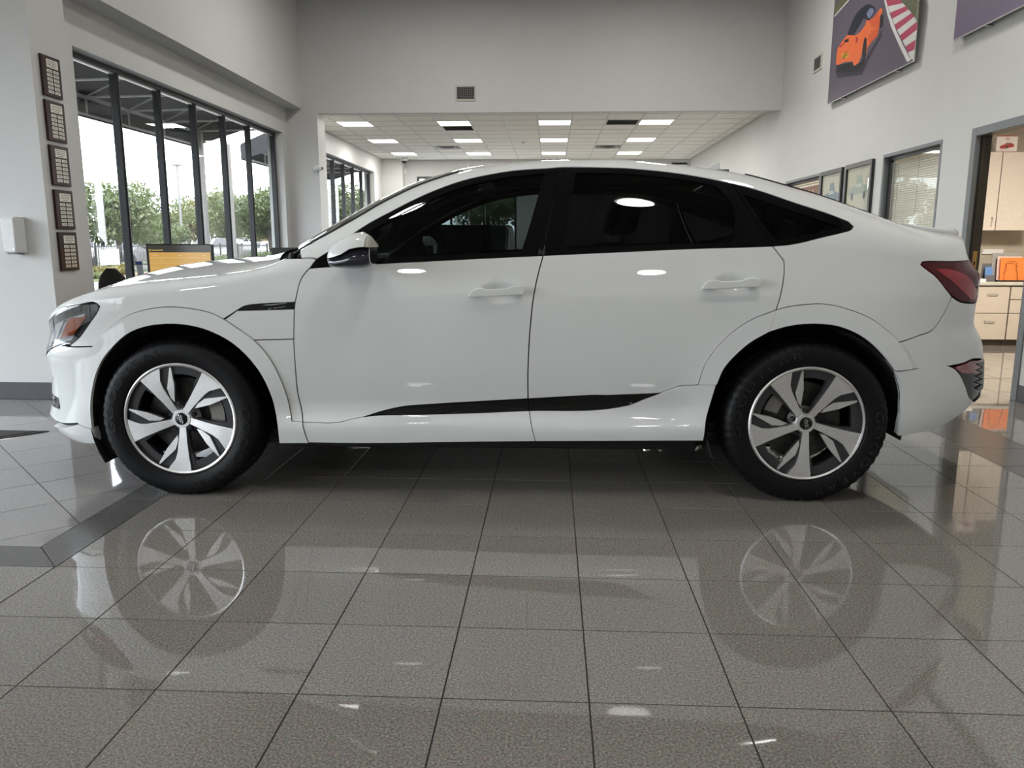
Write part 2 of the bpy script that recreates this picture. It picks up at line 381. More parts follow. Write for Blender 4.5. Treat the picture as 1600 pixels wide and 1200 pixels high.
for k, (x0, x1, y0, y1) in enumerate(cells_light):
    lab = 'square white ceiling light panel, %s column, %s of the back room ceiling' % (cols[k % ncol], rows[k//ncol])
    t = thing('ceiling_light', lab, 'light', ((x0+x1)/2, (y0+y1)/2, CZ), 'ceiling light panels of the back room')
    g = G(); b = .022
    g.box(x0, x1, y0, y0+b, CZ-.004, CZ+.012).box(x0, x1, y1-b, y1, CZ-.004, CZ+.012).box(x0, x0+b, y0+b, y1-b, CZ-.004, CZ+.012).box(x1-b, x1, y0+b, y1-b, CZ-.004, CZ+.012)
    mk('light_frame', g, M_grid, t); mk('diffuser', G().box(x0+b, x1-b, y0+b, y1-b, CZ, CZ+.008), M_diff, t)
    arealight('light_source', ((x0+x1)/2, (y0+y1)/2, CZ-.012), .5, LAMP_PANEL, t, shape='SQUARE')
names = {'grille': [], 'diffuser': []}
for (x0, x1, y0, y1, kind) in cells_sp:
    left = x0 < -1
    if kind == 'grille':
        t = thing('return_grille', 'dark slotted air return grille in the ceiling, %s' % ('just behind a light panel at left' if left else 'beside the right light panel'), 'vent', ((x0+x1)/2, (y0+y1)/2, CZ))
        g = G(); b = .03
        g.box(x0, x1, y0, y0+b, CZ-.005, CZ+.012).box(x0, x1, y1-b, y1, CZ-.005, CZ+.012).box(x0, x0+b, y0+b, y1-b, CZ-.005, CZ+.012).box(x1-b, x1, y0+b, y1-b, CZ-.005, CZ+.012)
        mk('grille_frame', g, M_grid, t)
        for q in range(9):
            yy = y0+b+.02+(y1-y0-2*b-.03)*q/8
            mk('louvre', G().prism([(x0+b, yy, CZ), (x0+b, yy+.008, CZ+.002), (x0+b, yy+.03, CZ+.03), (x0+b, yy+.022, CZ+.028)], (x1-x0-2*b, 0, 0)), mat('grille_grey', (.22, .22, .21), .5), t)
        mk('duct_back', G().box(x0+b, x1-b, y0+b, y1-b, CZ+.035, CZ+.04), M_dark, t)
    else:
        t = thing('air_diffuser', 'stepped square ceiling air diffuser, %s of the back room' % ('left half' if left else 'right half'), 'vent', ((x0+x1)/2, (y0+y1)/2, CZ))
        cx, cy = (x0+x1)/2, (y0+y1)/2
        for q, (h, dz) in enumerate(((.30, 0), (.225, -.012), (.15, -.022), (.08, -.03))):
            g = G(); th = .05
            for a in range(4):
                ca, sa = math.cos(a*PI/2), math.sin(a*PI/2)
                R_ = lambda x, y, z: (cx+ca*x-sa*y, cy+sa*x+ca*y, z)
                g.add([R_(-h, -h, CZ+dz), R_(h, -h, CZ+dz), R_(h-th, -h+th, CZ+dz+.022), R_(-h+th, -h+th, CZ+dz+.022)], [(0, 1, 2, 3), (3, 2, 1, 0)])
            mk('diffuser_cone', g, M_steel if q % 2 else M_grid, t)
        mk('duct_back', G().box(x0+.02, x1-.02, y0+.02, y1-.02, CZ+.024, CZ+.03), mat('grille_grey', (.22, .22, .21), .5), t)
t = thing('smoke_detector', 'small round white smoke detector on the back room ceiling left of the centre lights', 'detector', (-.60, 17.48, CZ))
mk('detector_base', G().lathe([(.0, 0), (.06, 0), (.058, -.018), (.045, -.03), (0, -.032)], (-.60, 17.48, CZ), n=20, cap=False), M_white, t, smooth=True)
mk('detector_chamber', G().lathe([(.04, -.028), (.036, -.045), (0, -.047)], (-.60, 17.48, CZ), n=20, cap=False), M_white, t, smooth=True)

# ---- high lamps of the showroom ------------------------------------
M_bulb = mat('lamp_lens', (1, 1, 1), .4, emit=(1, .97, .90), estr=9, noise=0)
M_alu = mat('spun_aluminium', (.75, .75, .74), .22, 1.)
spots = [(-1.83, 2.75, 30, 'over the car doors, left'), (.95, 1.65, 34, 'over the car doors, right'), (-1.9, -4.6, 46, 'near the front wall, left'), (1.95, -4.6, 46, 'near the front wall, right'),
         (1.62, 10.0, 74, 'over the back, right'), (-1.78, 10.0, 70, 'over the back, left'), (2.2, 5.0, 70, 'before the orange car poster'), (-4.9, -2.5, 40, 'far left front')]
for (x, y, pw, wh) in spots:
    z = 5.1
    t = thing('high_bay_lamp', 'round aluminium high bay lamp, '+wh, 'light', (x, y, ZC), 'high bay lamps of the showroom')
    mk('lamp_rod', G().lathe([(.012, z+.24), (.012, ZC)], (x, y, 0), n=10), M_alu, t)
    mk('lamp_shade', G().lathe([(.06, z+.26), (.09, z+.20), (.17, z+.10), (.25, z), (.255, z-.005), (.245, z+.005), (.165, z+.105), (.085, z+.2), (.05, z+.25)], (x, y, 0), n=36, cap=False), M_alu, t, smooth=True)
    mk('lamp_lens', G().lathe([(0, z+.05), (.12, z+.045), (.19, z+.06), (.10, z+.17)], (x, y, 0), n=32, cap=False), M_bulb, t, smooth=True)
    arealight('light_source', (x, y, z-.02), .44, LAMP_HIGH*pw, t)

# ---- wall fittings: vents, cameras ---------------------------------
def vent(name, label, P, ux, uz, n, w, h, mesh_=True):
    """framed register; P = lower left corner on the wall, ux/uz unit vectors, n = outward normal"""
    P, ux, uz, n = map(Vector, (P, ux, uz, n)); t = thing(name, label, 'vent', tuple(P+ux*w/2))
    q = lambda a, b, d: P+ux*a+uz*b+n*d
    fr = .028; g = G()
    for a0, a1, b0, b1 in ((0, w, 0, fr), (0, w, h-fr, h), (0, fr, fr, h-fr), (w-fr, w, fr, h-fr)):
        g.prism([q(a0, b0, .0005), q(a1, b0, .0005), q(a1, b1, .0005), q(a0, b1, .0005)], n*.014)
    mk('vent_frame', g, mat('vent_cream', (.55, .53, .47), .45), t, bevel=.003)
    mk('duct_back', G().prism([q(fr, fr, .0005), q(w-fr, fr, .0005), q(w-fr, h-fr, .0005), q(fr, h-fr, .0005)], n*.002), mat('duct_brown', (.028, .022, .018), .6), t)
    for k in range(9):
        a = fr+(w-2*fr)*(k+.5)/9
        mk('vent_bar', G().prism([q(a-.003, fr, .003), q(a+.003, fr, .003), q(a+.003, h-fr, .003), q(a-.003, h-fr, .003)], n*.006), mat('vent_bar', (.16, .16, .155), .5), t)
    for k in range(7):
        b = fr+(h-2*fr)*(k+.5)/7
        mk('vent_bar', G().prism([q(fr, b-.0025, .009), q(w-fr, b-.0025, .009), q(w-fr, b+.0025, .009), q(fr, b+.0025, .009)], n*.003), mat('vent_bar', (.16, .16, .155), .5), t)
vent('wall_vent', 'cream framed grid vent high on the bulkhead above the car', (-1.551, YB, 3.423), (1, 0, 0), (0, 0, 1), (0, -1, 0), .337, .243)
vent('wall_vent', 'cream framed grid vent on the right wall left of the orange car poster', (XR, 11.505, 3.485), (0, -1, 0), (0, 0, 1), (-1, 0, 0), .33, .21)
def dome_cam(name, label, c, r, down=True):
    t = thing(name, label, 'camera', c); c = Vector(c)
    mk('camera_housing', G().lathe([(0, 0), (r, 0), (r, -.02), (r*.86, -.07), (0, -.07)], c, n=20, cap=False), M_white, t, smooth=True)
    mk('dome', G().lathe([(r*.62, -.068), (r*.58, -.105), (r*.35, -.135), (0, -.145)], c, n=20, cap=False), mat('smoked_dome', (.02, .02, .022), .08), t, smooth=True)
dome_cam('dome_camera', 'white dome camera with dark lens under the ceiling by the pilaster', (-3.80, 20.62, CZ), .10)
t = thing('wall_camera', 'small white round security camera on the column edge', 'camera', (-3.80, 13.05, 2.36))
mk('camera_mount', G().lathe([(0, 0), (.055, 0), (.055, -.02), (.04, -.035), (0, -.035)], (-3.83, YB, 2.39), axis='y', n=20, cap=False), M_white, t, smooth=True)
mk('camera_body', G().tube([(-3.83, YB-.03, 2.39), (-3.79, YB-.06, 2.385), (-3.72, YB-.08, 2.385)], [.022, .030, .030], 16), M_white, t, smooth=True)
mk('lens', G().lathe([(0, 0), (.022, 0), (.019, .012), (0, .014)], (-3.72, YB-.08, 2.385), axis='x', n=16, cap=False), M_black, t)
t = thing('motion_sensor', 'small white motion sensor on the back wall beside the pilaster', 'sensor', (-3.852, YE, 3.0))
mk('sensor_body', G().box(-3.885, -3.825, YE-.045, YE-.0005, 3.0, 3.12), M_white, t, bevel=.008)
mk('sensor_window', G().box(-3.878, -3.832, YE-.05, YE-.044, 3.012, 3.06), mat('frosted', (.8, .8, .8), .6), t)
tag(mk('wall_conduit', G().box(-2.20, -2.183, YE-.02, YE-.0005, 0, CZ), M_white), 'thin white vertical conduit on the back wall above the car roof', 'pipe')

# ---- plaques on the pillar -----------------------------------------
M_wood = mat('plaque_wood', (.030, .010, .010), .35, noise=.25, nscale=14, spec=.3)
M_plate = mat('plaque_plate', (.74, .72, .64), .4, .2, noise=.08, nscale=60)
M_ink = mat('ink', (.05, .05, .05), .6)
pz = [(2.257, 2.549), (1.939, 2.225), (1.618, 1.911), (1.294, 1.585), (.981, 1.272)]
plab = ['topmost', 'second from the top', 'middle', 'fourth from the top', 'lowest']
pl = None
for k, (z0, z1) in enumerate(pz):
    lab = 'dark wood award plaque, %s of five on the pillar' % plab[k]
    if pl is None:
        x0 = -3.7298; y0, y1 = 5.815, 6.042; H = z1-z0
        t = thing('award_plaque', lab, 'plaque', (x0, (y0+y1)/2, z0), 'award plaques on the pillar'); pl = t
        mk('plaque_board', G().box(x0, x0+.02, y0, y1, z0, z1), M_wood, t, bevel=.006)
        xs = x0+.0205
        hd = mk('heading_plate', G().box(xs, xs+.0012, y0+.055, y1-.035, z1-.085, z1-.026), M_plate, t)
        g = G()
        for q, wd in enumerate((.055, .05, .055, .03)):
            zz = z1-.036-.0125*q; yc = (y0+y1)/2+.01; g.box(xs+.0012, xs+.0015, yc-wd, yc+wd, zz-.0035, zz)
        mk('heading_lettering', g, M_ink, hd)
        for r in range(6):
            for c in range(2):
                ya = y0+.052+c*.077; zb_ = z1-.098-.0295*r
                n_ = mk('name_plate', G().box(xs, xs+.0012, ya, ya+.062, zb_-.021, zb_), M_plate, t)
                mk('name_lettering', G().box(xs+.0012, xs+.0015, ya+.008, ya+.054, zb_-.0085, zb_-.0055).box(xs+.0012, xs+.0015, ya+.014, ya+.048, zb_-.016, zb_-.013), M_ink, n_)
    else:
        c = copy_tree(pl); c.location.z = z0; c['label'] = lab
# ---- dispenser ------------------------------------------------------
t = thing('towel_dispenser', 'white hand towel dispenser on the left wall beside the plaques', 'dispenser', (-3.965, 5.73, 1.118))
mk('dispenser_body', G().prism([(-4.02, 5.7305, 1.118), (-3.905, 5.7305, 1.118), (-3.915, 5.615, 1.122), (-4.012, 5.615, 1.122)], (0, 0, .25)), M_white, t, bevel=.008)
mk('dispenser_lid', G().prism([(-4.015, 5.7305, 1.369), (-3.908, 5.7305, 1.369), (-3.918, 5.63, 1.369), (-4.008, 5.63, 1.369)], (0, 0, .010)), M_white, t, bevel=.003)
mk('lock', G().lathe([(0, 0), (.006, 0), (.006, -.004), (0, -.004)], (-3.93, 5.6148, 1.145), axis='y', n=10, cap=False), M_steel, t)
mk('dispenser_slot', G().prism([(-4.0, 5.70, 1.108), (-3.915, 5.70, 1.108), (-3.92, 5.63, 1.108), (-3.995, 5.63, 1.108)], (0, 0, .0098)), mat('slot_grey', (.15, .15, .16), .5), t)
# ---- floor mat ------------------------------------------------------
t = thing('entrance_mat', 'dark grey rubber edged entrance mat on the tiles at far left', 'mat', (-3.9, 3.9, 0))
# diagonal edge follows the tile field
m0 = [(-3.215, 4.72), (-3.165, 4.20), (-4.9, 2.6), (-6.2, 3.9), (-5.3, 4.75)]
m0 = [(-3.205, 4.722), (-5.9, 4.722), (-5.9, 1.42)]
cxm, cym = -5.2, 4.0
def shr(p, k): return (cxm+(p[0]-cxm)*k, cym+(p[1]-cym)*k)
mk('mat_edge', G().prism([(p[0], p[1], .0005) for p in m0], (0, 0, .005)), mat('mat_rubber', (.018, .018, .018), .5), t, bevel=.002)
mk('mat_pile', G().prism([(*shr(p, .965), .0056) for p in m0], (0, 0, .003)), mat('mat_pile', (.05, .045, .045), .95, noise=.3, nscale=120, bump=.5), t)

# ---- interior windows, door, office on the right --------------------
M_door = mat('door_frame_grey', srgb(112, 116, 118), .45)
M_brown = mat('jamb_dark', (.030, .026, .021), .4, noise=.15, nscale=9)
def hole_window(name, y0, y1, z0, z1, sign=False):
    r = sroot(name, (XR, (y0+y1)/2, z0)); fw = .035; d0, d1 = XR-.004, XR+.128
    g = G()
    for a0, a1, b0, b1 in ((y0, y1, z1-fw, z1), (y0, y1, z0, z0+fw), (y0, y0+fw, z0+fw, z1-fw), (y1-fw, y1, z0+fw, z1-fw)):
        g.box(d0, d1, a0, a1, b0, b1)
    mk('window_frame', g, M_door, r, bevel=.003)
    mk('gasket', G().box(XR+.05, XR+.075, y0+fw, y1-fw, z1-fw-.03, z1-fw).box(XR+.05, XR+.075, y0+fw, y0+fw+.02, z0+fw, z1-fw-.03).box(XR+.05, XR+.075, y1-fw-.05, y1-fw, z0+fw, z1-fw-.03), M_frame, r)
    mk('pane', G().box(XR+.058, XR+.064, y0+fw, y1-fw, z0+fw, z1-fw), glass_mat('office_glass', (.92, .94, .94), .06), r)
M_slat = mat('blind_slat', (.72, .69, .62), .45)
def blind(label, y0, y1, z0, z1, tilt=58):
    x = XR+.105; t = thing('venetian_blind', label, 'blind', (x, (y0+y1)/2, z0), 'venetian blinds in the office windows')
    mk('head_rail', G().box(x-.02, x+.02, y0, y1, z1-.03, z1), M_slat, t); mk('bottom_rail', G().box(x-.014, x+.014, y0, y1, z0, z0+.016), M_slat, t)
    n = int((z1-z0-.06)/.0235); me = None
    for k in range(n):
        z = z0+.03+.0235*k
        if me is None:
            a = math.radians(tilt); c, s_ = .0125*math.cos(a), .0125*math.sin(a)
            o = mk('slat', G().prism([(x-c, y0, z-s_), (x-c*.1, y0, z+.0012), (x+c, y0, z+s_), (x+c, y0, z+s_-.0006), (x-c*.1, y0, z+.0004), (x-c, y0, z-s_-.0006)], (0, y1-y0, 0)), M_slat, t); me = o.data; zf = z
        else:
            o = bpy.data.objects.new('slat', me); COL.objects.link(o); o.parent = t; o.location.z = z-zf
    for f_ in (.12, .5, .88):
        yy = y0+(y1-y0)*f_; mk('ladder_cord', G().box(x-.014, x-.0125, yy-.002, yy+.002, z0, z1-.03), mat('cord', (.2, .19, .17), .8), t)
    mk('tilt_wand', G().tube([(x-.025, y0+.16, z1-.05), (x-.025, y0+.165, z1-.62)], .004, 8), mat('clear_wand', (.5, .48, .44), .2), t)
hole_window('window_5', 7.63, 8.93, 1.30, 2.135); blind('open venetian blind in the office window beside the door', 7.67, 8.885, 1.338, 2.095)
hole_window('window_6', 10.93, 12.50, 1.30, 2.12); blind('venetian blind in the far office window behind the sign', 10.97, 12.46, 1.338, 2.08)
t = thing('hanging_sign', 'brown shop sign with mirror reversed lettering hung inside the far office window', 'sign', (XR+.08, 11.70, 1.42))
mk('sign_board', G().box(XR+.070, XR+.076, 11.14, 12.30, 1.42, 1.985), mat('sign_brown', srgb(150, 88, 58), .5), t)
for txt, zc, sz in (('& PARTS', 1.865, .19), ('IMPORTS', 1.655, .19)):
    v, f = text_mesh(txt, sz, .0)
    g = G().add([(XR+.0695, 11.72+p[0], zc+p[1]) for p in v], f)     # reads correctly from the other side
    mk('lettering', g, mat('sign_letters', (.75, .55, .38), .5), t)
def picture(label, y0, y1, z0, z1, art):
    x = XR-.0005; t = thing('framed_print', label, 'picture', (x, (y0+y1)/2, z0), 'framed car prints'); fw = .052
    g = G()
    for a0, a1, b0, b1 in ((y0, y1, z1-fw, z1), (y0, y1, z0, z0+fw), (y0, y0+fw, z0+fw, z1-fw), (y1-fw, y1, z0+fw, z1-fw)): g.box(x-.035, x, a0, a1, b0, b1)
    mk('picture_frame', g, mat('frame_black', (.02, .02, .021), .3), t, bevel=.004)
    mk('print', G().box(x-.012, x-.006, y0+fw, y1-fw, z0+fw, z1-fw), mat('print_cream', (.62, .58, .45), .6), t)
    mk('picture_glass', G().box(x-.018, x-.016, y0+fw, y1-fw, z0+fw, z1-fw), glass_mat('picture_glass', (.96, .97, .97), .10), t)
    W, H = y1-y0-2*fw, z1-z0-2*fw; xo = x-.0125
    P_ = lambda a, b: (xo, y1-fw-a*W, z0+fw+b*H)
    for (kind, b0, col) in art:
        body = [(.08, 0), (.10, .05), (.22, .085), (.32, .15), (.62, .155), (.74, .09), (.92, .07), (.94, 0)] if kind == 'saloon' else [(.07, .02), (.12, .10), (.4, .13), (.42, .24), (.62, .25), (.70, .13), (.9, .10), (.93, .02)] if kind == 'coupe' else [(.05, .02), (.05, .09), (.3, .12), (.42, .10), (.55, .13), (.92, .10), (.95, .02)]
        c_ = mat('print_'+col[0], col[1], .6)
        car_ = mk('drawn_car', G().prism([P_(a, b0+b) for a, b in body], (-.0004, 0, 0)), c_, t)
        for cx in (.25, .76):
            mk('drawn_wheel', G().prism([(xo-.0004, y1-fw-(cx*W+.055*W*math.cos(q*PI/8)), z0+fw+b0*H+.065*W*math.sin(q*PI/8)) for q in range(16)], (-.0004, 0, 0)), mat('print_ink', (.10, .12, .14), .6), car_)
        if kind != 'roadster':
            mk('drawn_window', G().prism([P_(.36, b0+.10), P_(.42, b0+.145), P_(.6, b0+.145), P_(.66, b0+.10)], (-.0006, 0, 0)), mat('print_window', (.60, .62, .55), .6), car_)
picture('black framed print of vintage cars in pale blue, nearer the blind', 9.14, 9.95, 1.05, 2.12, [('coupe', .66, ('sage', (.40, .43, .36))), ('roadster', .38, ('blue', (.16, .33, .42))), ('saloon', .08, ('grey', (.25, .30, .34)))])
picture('black framed print of vintage cars in grey, between the sign window and the other print', 10.06, 10.83, 1.05, 2.115, [('coupe', .64, ('grey', (.25, .30, .34))), ('saloon', .36, ('blue', (.16, .33, .42))), ('coupe', .08, ('sage', (.40, .43, .36)))])
# door frame (no leaf in view)
r = sroot('door_1', (XR, 6.58, 0)); fw = .055
g = G().box(XR-.012, XR+.03, 7.03, 7.03+fw+.02, 0, 2.155).box(XR-.012, XR+.03, 6.055, 6.13, 0, 2.155).box(XR-.012, XR+.03, 6.13, 7.03, 2.085, 2.155)
mk('door_casing', g, M_door, r, bevel=.004)
g = G().box(XR+.03, XR+.125, 7.032, 7.06, 0, 2.10).box(XR+.03, XR+.125, 6.10, 6.128, 0, 2.10).box(XR+.03, XR+.125, 6.128, 7.032, 2.087, 2.10)
g.box(XR+.045, XR+.06, 7.02, 7.032, 0, 2.087).box(XR+.045, XR+.06, 6.128, 6.14, 0, 2.087)
mk('door_jamb', g, M_brown, r, bevel=.002)
mk('strike_plate', G().box(XR+.065, XR+.10, 7.029, 7.032, .98, 1.13), mat('brass', (.45, .32, .14), .35, 1.), r)
mk('strike_hole', G().box(XR+.074, XR+.088, 7.0285, 7.0295, 1.01, 1.04), M_dark, r)
# office shell
M_off = mat('office_wall', (.42, .38, .31), .7, noise=.12, nscale=4)
YOB = 10.02
wall_hole('wall_office_back', 'y', YOB, YOB+.1, XR+.13, 6.6, 0, 2.8, [], M_off)
wall_hole('wall_office_right', 'x', 6.5, 6.6, 4.0, YOB, 0, 2.8, [], M_off)
wall_hole('wall_office_near', 'y', 4.0, 4.1, XR+.13, 6.5, 0, 2.8, [], M_off)
struct('ceiling.002', G().box(XR+.13, 6.6, 4.0, YOB+3, 2.7, 2.8), M_wall)
wall_hole('wall_parts_right', 'x', 6.5, 6.6, YOB+.1, 13.0, 0, 2.8, [], M_off); wall_hole('wall_parts_back', 'y', 13.0, 13.1, XR+.13, 6.6, 0, 2.8, [], M_off)
for q, (x, y, lab) in enumerate(((5.0, 7.2, 'square light panel on the office ceiling behind the open doorway'), (5.0, 11.6, 'square light panel on the ceiling of the room behind the sign window'))):
    t = thing('ceiling_light', lab, 'light', (x, y, 2.7))
    mk('light_frame', G().box(x-.3, x+.3, y-.6, y+.6, 2.675, 2.6995), M_grid, t); mk('diffuser', G().box(x-.27, x+.27, y-.57, y+.57, 2.668, 2.675), M_diff, t)
    arealight('light_source', (x, y, 2.66), .6, 150, t, color=(1, .9, .78), shape='SQUARE')
# base cabinets
M_cab = mat('cabinet_laminate', (.52, .46, .39), .45, noise=.03, nscale=8)
M_ctop = mat('counter_grey', (.50, .48, .43), .4)
YC = 9.416; cabs = [(4.95, 5.352, [(.08, .384), (.392, .70)], 'drawer base cabinet under the counter, left of the two in the doorway'), (5.358, 5.86, [(.08, .384), (.392, .545), (.553, .70)], 'narrow three drawer base cabinet at the right edge of the doorway'), (4.44, 4.944, [(.08, .384), (.392, .70)], 'base cabinet hidden behind the door jamb')]
for (x0, x1, drs, lab) in cabs[:2]:
    t = thing('base_cabinet', lab, 'cabinet', ((x0+x1)/2, YC+.28, 0))
    mk('cabinet_body', G().box(x0, x1, YC+.02, YOB-.002, .07, .71).box(x0, x1, YC+.07, YOB-.002, 0, .07), mat('cabinet_edge', (.10, .085, .07), .6), t)
    for (a, b) in drs:
        d = mk('drawer', G().box(x0+.005, x1-.005, YC, YC+.0195, a, b), M_cab, t, bevel=.002)
        xc = (x0+x1)/2; zc = b-.09 if b-a > .2 else (a+b)/2
        mk('drawer_pull', G().tube([(xc-.055, YC, zc), (xc-.055, YC-.022, zc), (xc+.055, YC-.022, zc), (xc+.055, YC, zc)], .005, 8), M_steel, d)
tag(mk('countertop', G().box(4.93, 6.49, YC-.025, YOB-.002, .7105, .752), M_ctop, bevel=.012, seg=3), 'grey laminate countertop with rounded front edge in the office', 'counter')
# upper cabinets
YU = YC+.26
for (x0, x1, lab) in ((4.80, 5.240, 'pale wall cabinet in the office, partly behind the door jamb'), (5.245, 5.69, 'pale wall cabinet in the office at the right of the doorway')):
    t = thing('wall_cabinet', lab, 'cabinet', ((x0+x1)/2, YU+.17, 1.345))
    mk('cabinet_body', G().box(x0, x1, YU+.02, YOB-.002, 1.345, 2.243), mat('cabinet_cream', (.62, .56, .49), .45), t)
    d = mk('cabinet_door', G().box(x0+.003, x1-.003, YU, YU+.0195, 1.348, 2.240), mat('cabinet_cream', (.62, .56, .49), .45), t, bevel=.002)
    xp = x1-.05; mk('cabinet_pull', G().tube([(xp, YU, 1.40), (xp, YU-.022, 1.40), (xp, YU-.022, 1.50), (xp, YU, 1.50)], .005, 8), M_steel, d)
# small boxed model car picture on the cabinet
t = thing('picture_box', 'white boxed card with a red sports car standing on the wall cabinet', 'box', (5.29, YU+.06, 2.244))
mk('box_body', G().box(5.172, 5.408, YU+.03, YU+.11, 2.2435, 2.43), mat('box_white', (.72, .68, .66), .5), t)
yq = YU+.0298; Bx = lambda a, b: (5.172+.236*a, yq, 2.2435+.187*b)
M_red = mat('print_red', (.38, .05, .045), .5)
mk('printed_car', G().prism([Bx(*p) for p in ((.16, .28), (.20, .38), (.38, .46), (.48, .56), (.70, .55), (.84, .45), (.86, .32), (.6, .25), (.45, .2), (.22, .2))], (0, -.0004, 0)), M_red, t)
mk('printed_tyre', G().prism([Bx(*p) for p in ((.46, .2), (.47, .36), (.56, .38), (.58, .24))], (0, -.0006, 0)), M_ink, t)
mk('printed_window', G().prism([Bx(*p) for p in ((.40, .45), (.49, .54), (.62, .53), (.60, .46))], (0, -.0006, 0)), mat('print_slate', (.15, .17, .22), .5), t)
mk('printed_emblem', G().tube([Bx(.5+.07*math.cos(a*PI/6), .78+.07*math.sin(a*PI/6)) for a in range(12)], .003, 6, True), M_red, t)
mk('printed_line', G().prism([Bx(*p) for p in ((.12, .10), (.85, .10), (.85, .13), (.12, .13))], (0, -.0004, 0)), mat('print_rose', (.55, .32, .32), .5), t)
mk('box_edge', G().box(5.172, 5.408, YU+.0292, YU+.03, 2.419, 2.43), M_red, t); mk('box_edge', G().box(5.172, 5.408, YU+.0292, YU+.03, 2.2435, 2.25), M_red, t)
# things on the counter
tag(mk('wall_rail', G().box(5.30, 5.55, YOB-.02, YOB-.002, 1.065, 1.125), M_white, bevel=.004), 'small white label strip on the office wall above the orange folder', 'sign')
ZT = .752
t = thing('file_rack', 'black wire file rack holding the orange folder on the office counter', 'rack', (5.38, YC+.13, ZT))
mk('rack_base', G().box(5.22, 5.56, YC+.05, YC+.21, ZT, ZT+.018), M_black, t)
yw = YC+.062; wz = lambda x, z: (x, yw, z)
mk('front_wire', G().tube([wz(5.302, ZT+.016), wz(5.295, ZT+.10), wz(5.313, ZT+.16), wz(5.306, ZT+.21), wz(5.34, ZT+.235), wz(5.40, ZT+.235), wz(5.432, ZT+.21), wz(5.425, ZT+.16), wz(5.445, ZT+.10), wz(5.455, ZT+.016)], .003, 8), mat('wire_orange_brown', (.12, .03, .008), .4), t, smooth=True)
mk('back_wire', G().tube([(5.25, YC+.20, ZT+.016), (5.25, YC+.20, ZT+.25), (5.53, YC+.20, ZT+.25), (5.53, YC+.20, ZT+.016)], .003, 8), M_black, t)
def sheet(name, label, x0, x1, y, z0, z1, m, lean=.02, th=.004):
    return tag(mk(name, G().prism([(x0, y, z0), (x1, y, z0), (x1, y+lean, z1), (x0, y+lean, z1)], (0, th, 0)), m), label, 'folder')
sheet('paper_folder', 'orange paper folder at the front of the wire rack', 5.255, 5.545, YC+.075, ZT+.0185, 1.03, mat('folder_orange', (.80, .20, .035), .55))
sheet('paper_folder', 'pink paper folder directly behind the orange one', 5.235, 5.515, YC+.105, ZT+.0185, 1.045, mat('folder_pink', (.72, .50, .44), .6))
sheet('paper_folder', 'grey hanging folder at the back of the wire rack', 5.20, 5.50, YC+.155, ZT+.0185, 1.085, mat('folder_grey', (.30, .29, .27), .6))
t = thing('card_holder', 'clear card holder with blue leaflets on the office counter beside the tail lamp', 'holder', (5.145, YC+.12, ZT))
mk('holder_tray', G().box(5.09, 5.20, YC+.07, YC+.075, ZT, ZT+.075).box(5.09, 5.20, YC+.075, YC+.17, ZT, ZT+.006).box(5.09, 5.20, YC+.165, YC+.17, ZT, ZT+.21), mat('smoky_acrylic', (.12, .12, .13), .15), t)
tag(mk('leaflet', G().prism([(5.105, YC+.10, ZT+.0065), (5.19, YC+.10, ZT+.0065), (5.19, YC+.125, ZT+.17), (5.105, YC+.125, ZT+.17)], (0, .012, 0)), mat('leaflet_blue', (.10, .22, .48), .5)), 'blue leaflets standing in the clear card holder', 'leaflet')
tag(mk('paper_stack', G().box(4.985, 5.075, YC+.02, YC+.2, ZT, ZT+.035), mat('paper_white', (.8, .8, .8), .6)), 'small stack of white papers at the left end of the office counter', 'paper')
# dark chair / stand at right of folder
t = thing('desk_tray', 'black letter tray on the office counter right of the orange folder', 'tray', (5.68, YC+.14, ZT))
mk('tray_shelf', G().box(5.59, 5.80, YC+.03, YC+.28, ZT, ZT+.012), M_black, t); mk('tray_shelf', G().box(5.59, 5.80, YC+.03, YC+.28, ZT+.10, ZT+.112), M_black, t)
mk('tray_side', G().box(5.59, 5.598, YC+.03, YC+.28, ZT+.012, ZT+.18), M_black, t); mk('tray_side', G().box(5.792, 5.80, YC+.03, YC+.28, ZT+.012, ZT+.18), M_black, t)

# ---- posters on the right wall --------------------------------------
XP = 3.523
def poster(label, y0, y1, z0, z1, m):
    t = thing('wall_poster', label, 'poster', (XR, (y0+y1)/2, z0))
    mk('poster_board', G().box(XP, XP+.012, y0, y1, z0, z1), m, t)
    mk('poster_rim', G().box(XP-.001, XP+.014, y0-.006, y0, z0-.006, z1+.006).box(XP-.001, XP+.014, y1, y1+.006, z0-.006, z1+.006).box(XP-.001, XP+.014, y0, y1, z0-.006, z0).box(XP-.001, XP+.014, y0, y1, z1, z1+.006), mat('poster_edge', (.62, .62, .60), .4), t)
    for f_ in (.16, .80):
        yy = y0+(y1-y0)*f_
        for zz in (z0, z1):
            c = mk('stand_off', G().lathe([(.010, 0), (.010, XR-XP-.0005)], (XP, yy, zz-.012 if zz == z0 else zz+.012), axis='x', n=12), M_steel, t)
    return t
M_asph = mat('print_asphalt', srgb(92, 85, 98), .45, noise=.06, nscale=40)
t = poster('large poster of an orange sports car on a race track with red and white kerb', 8.268, 10.669, 2.952, 4.50, M_asph)
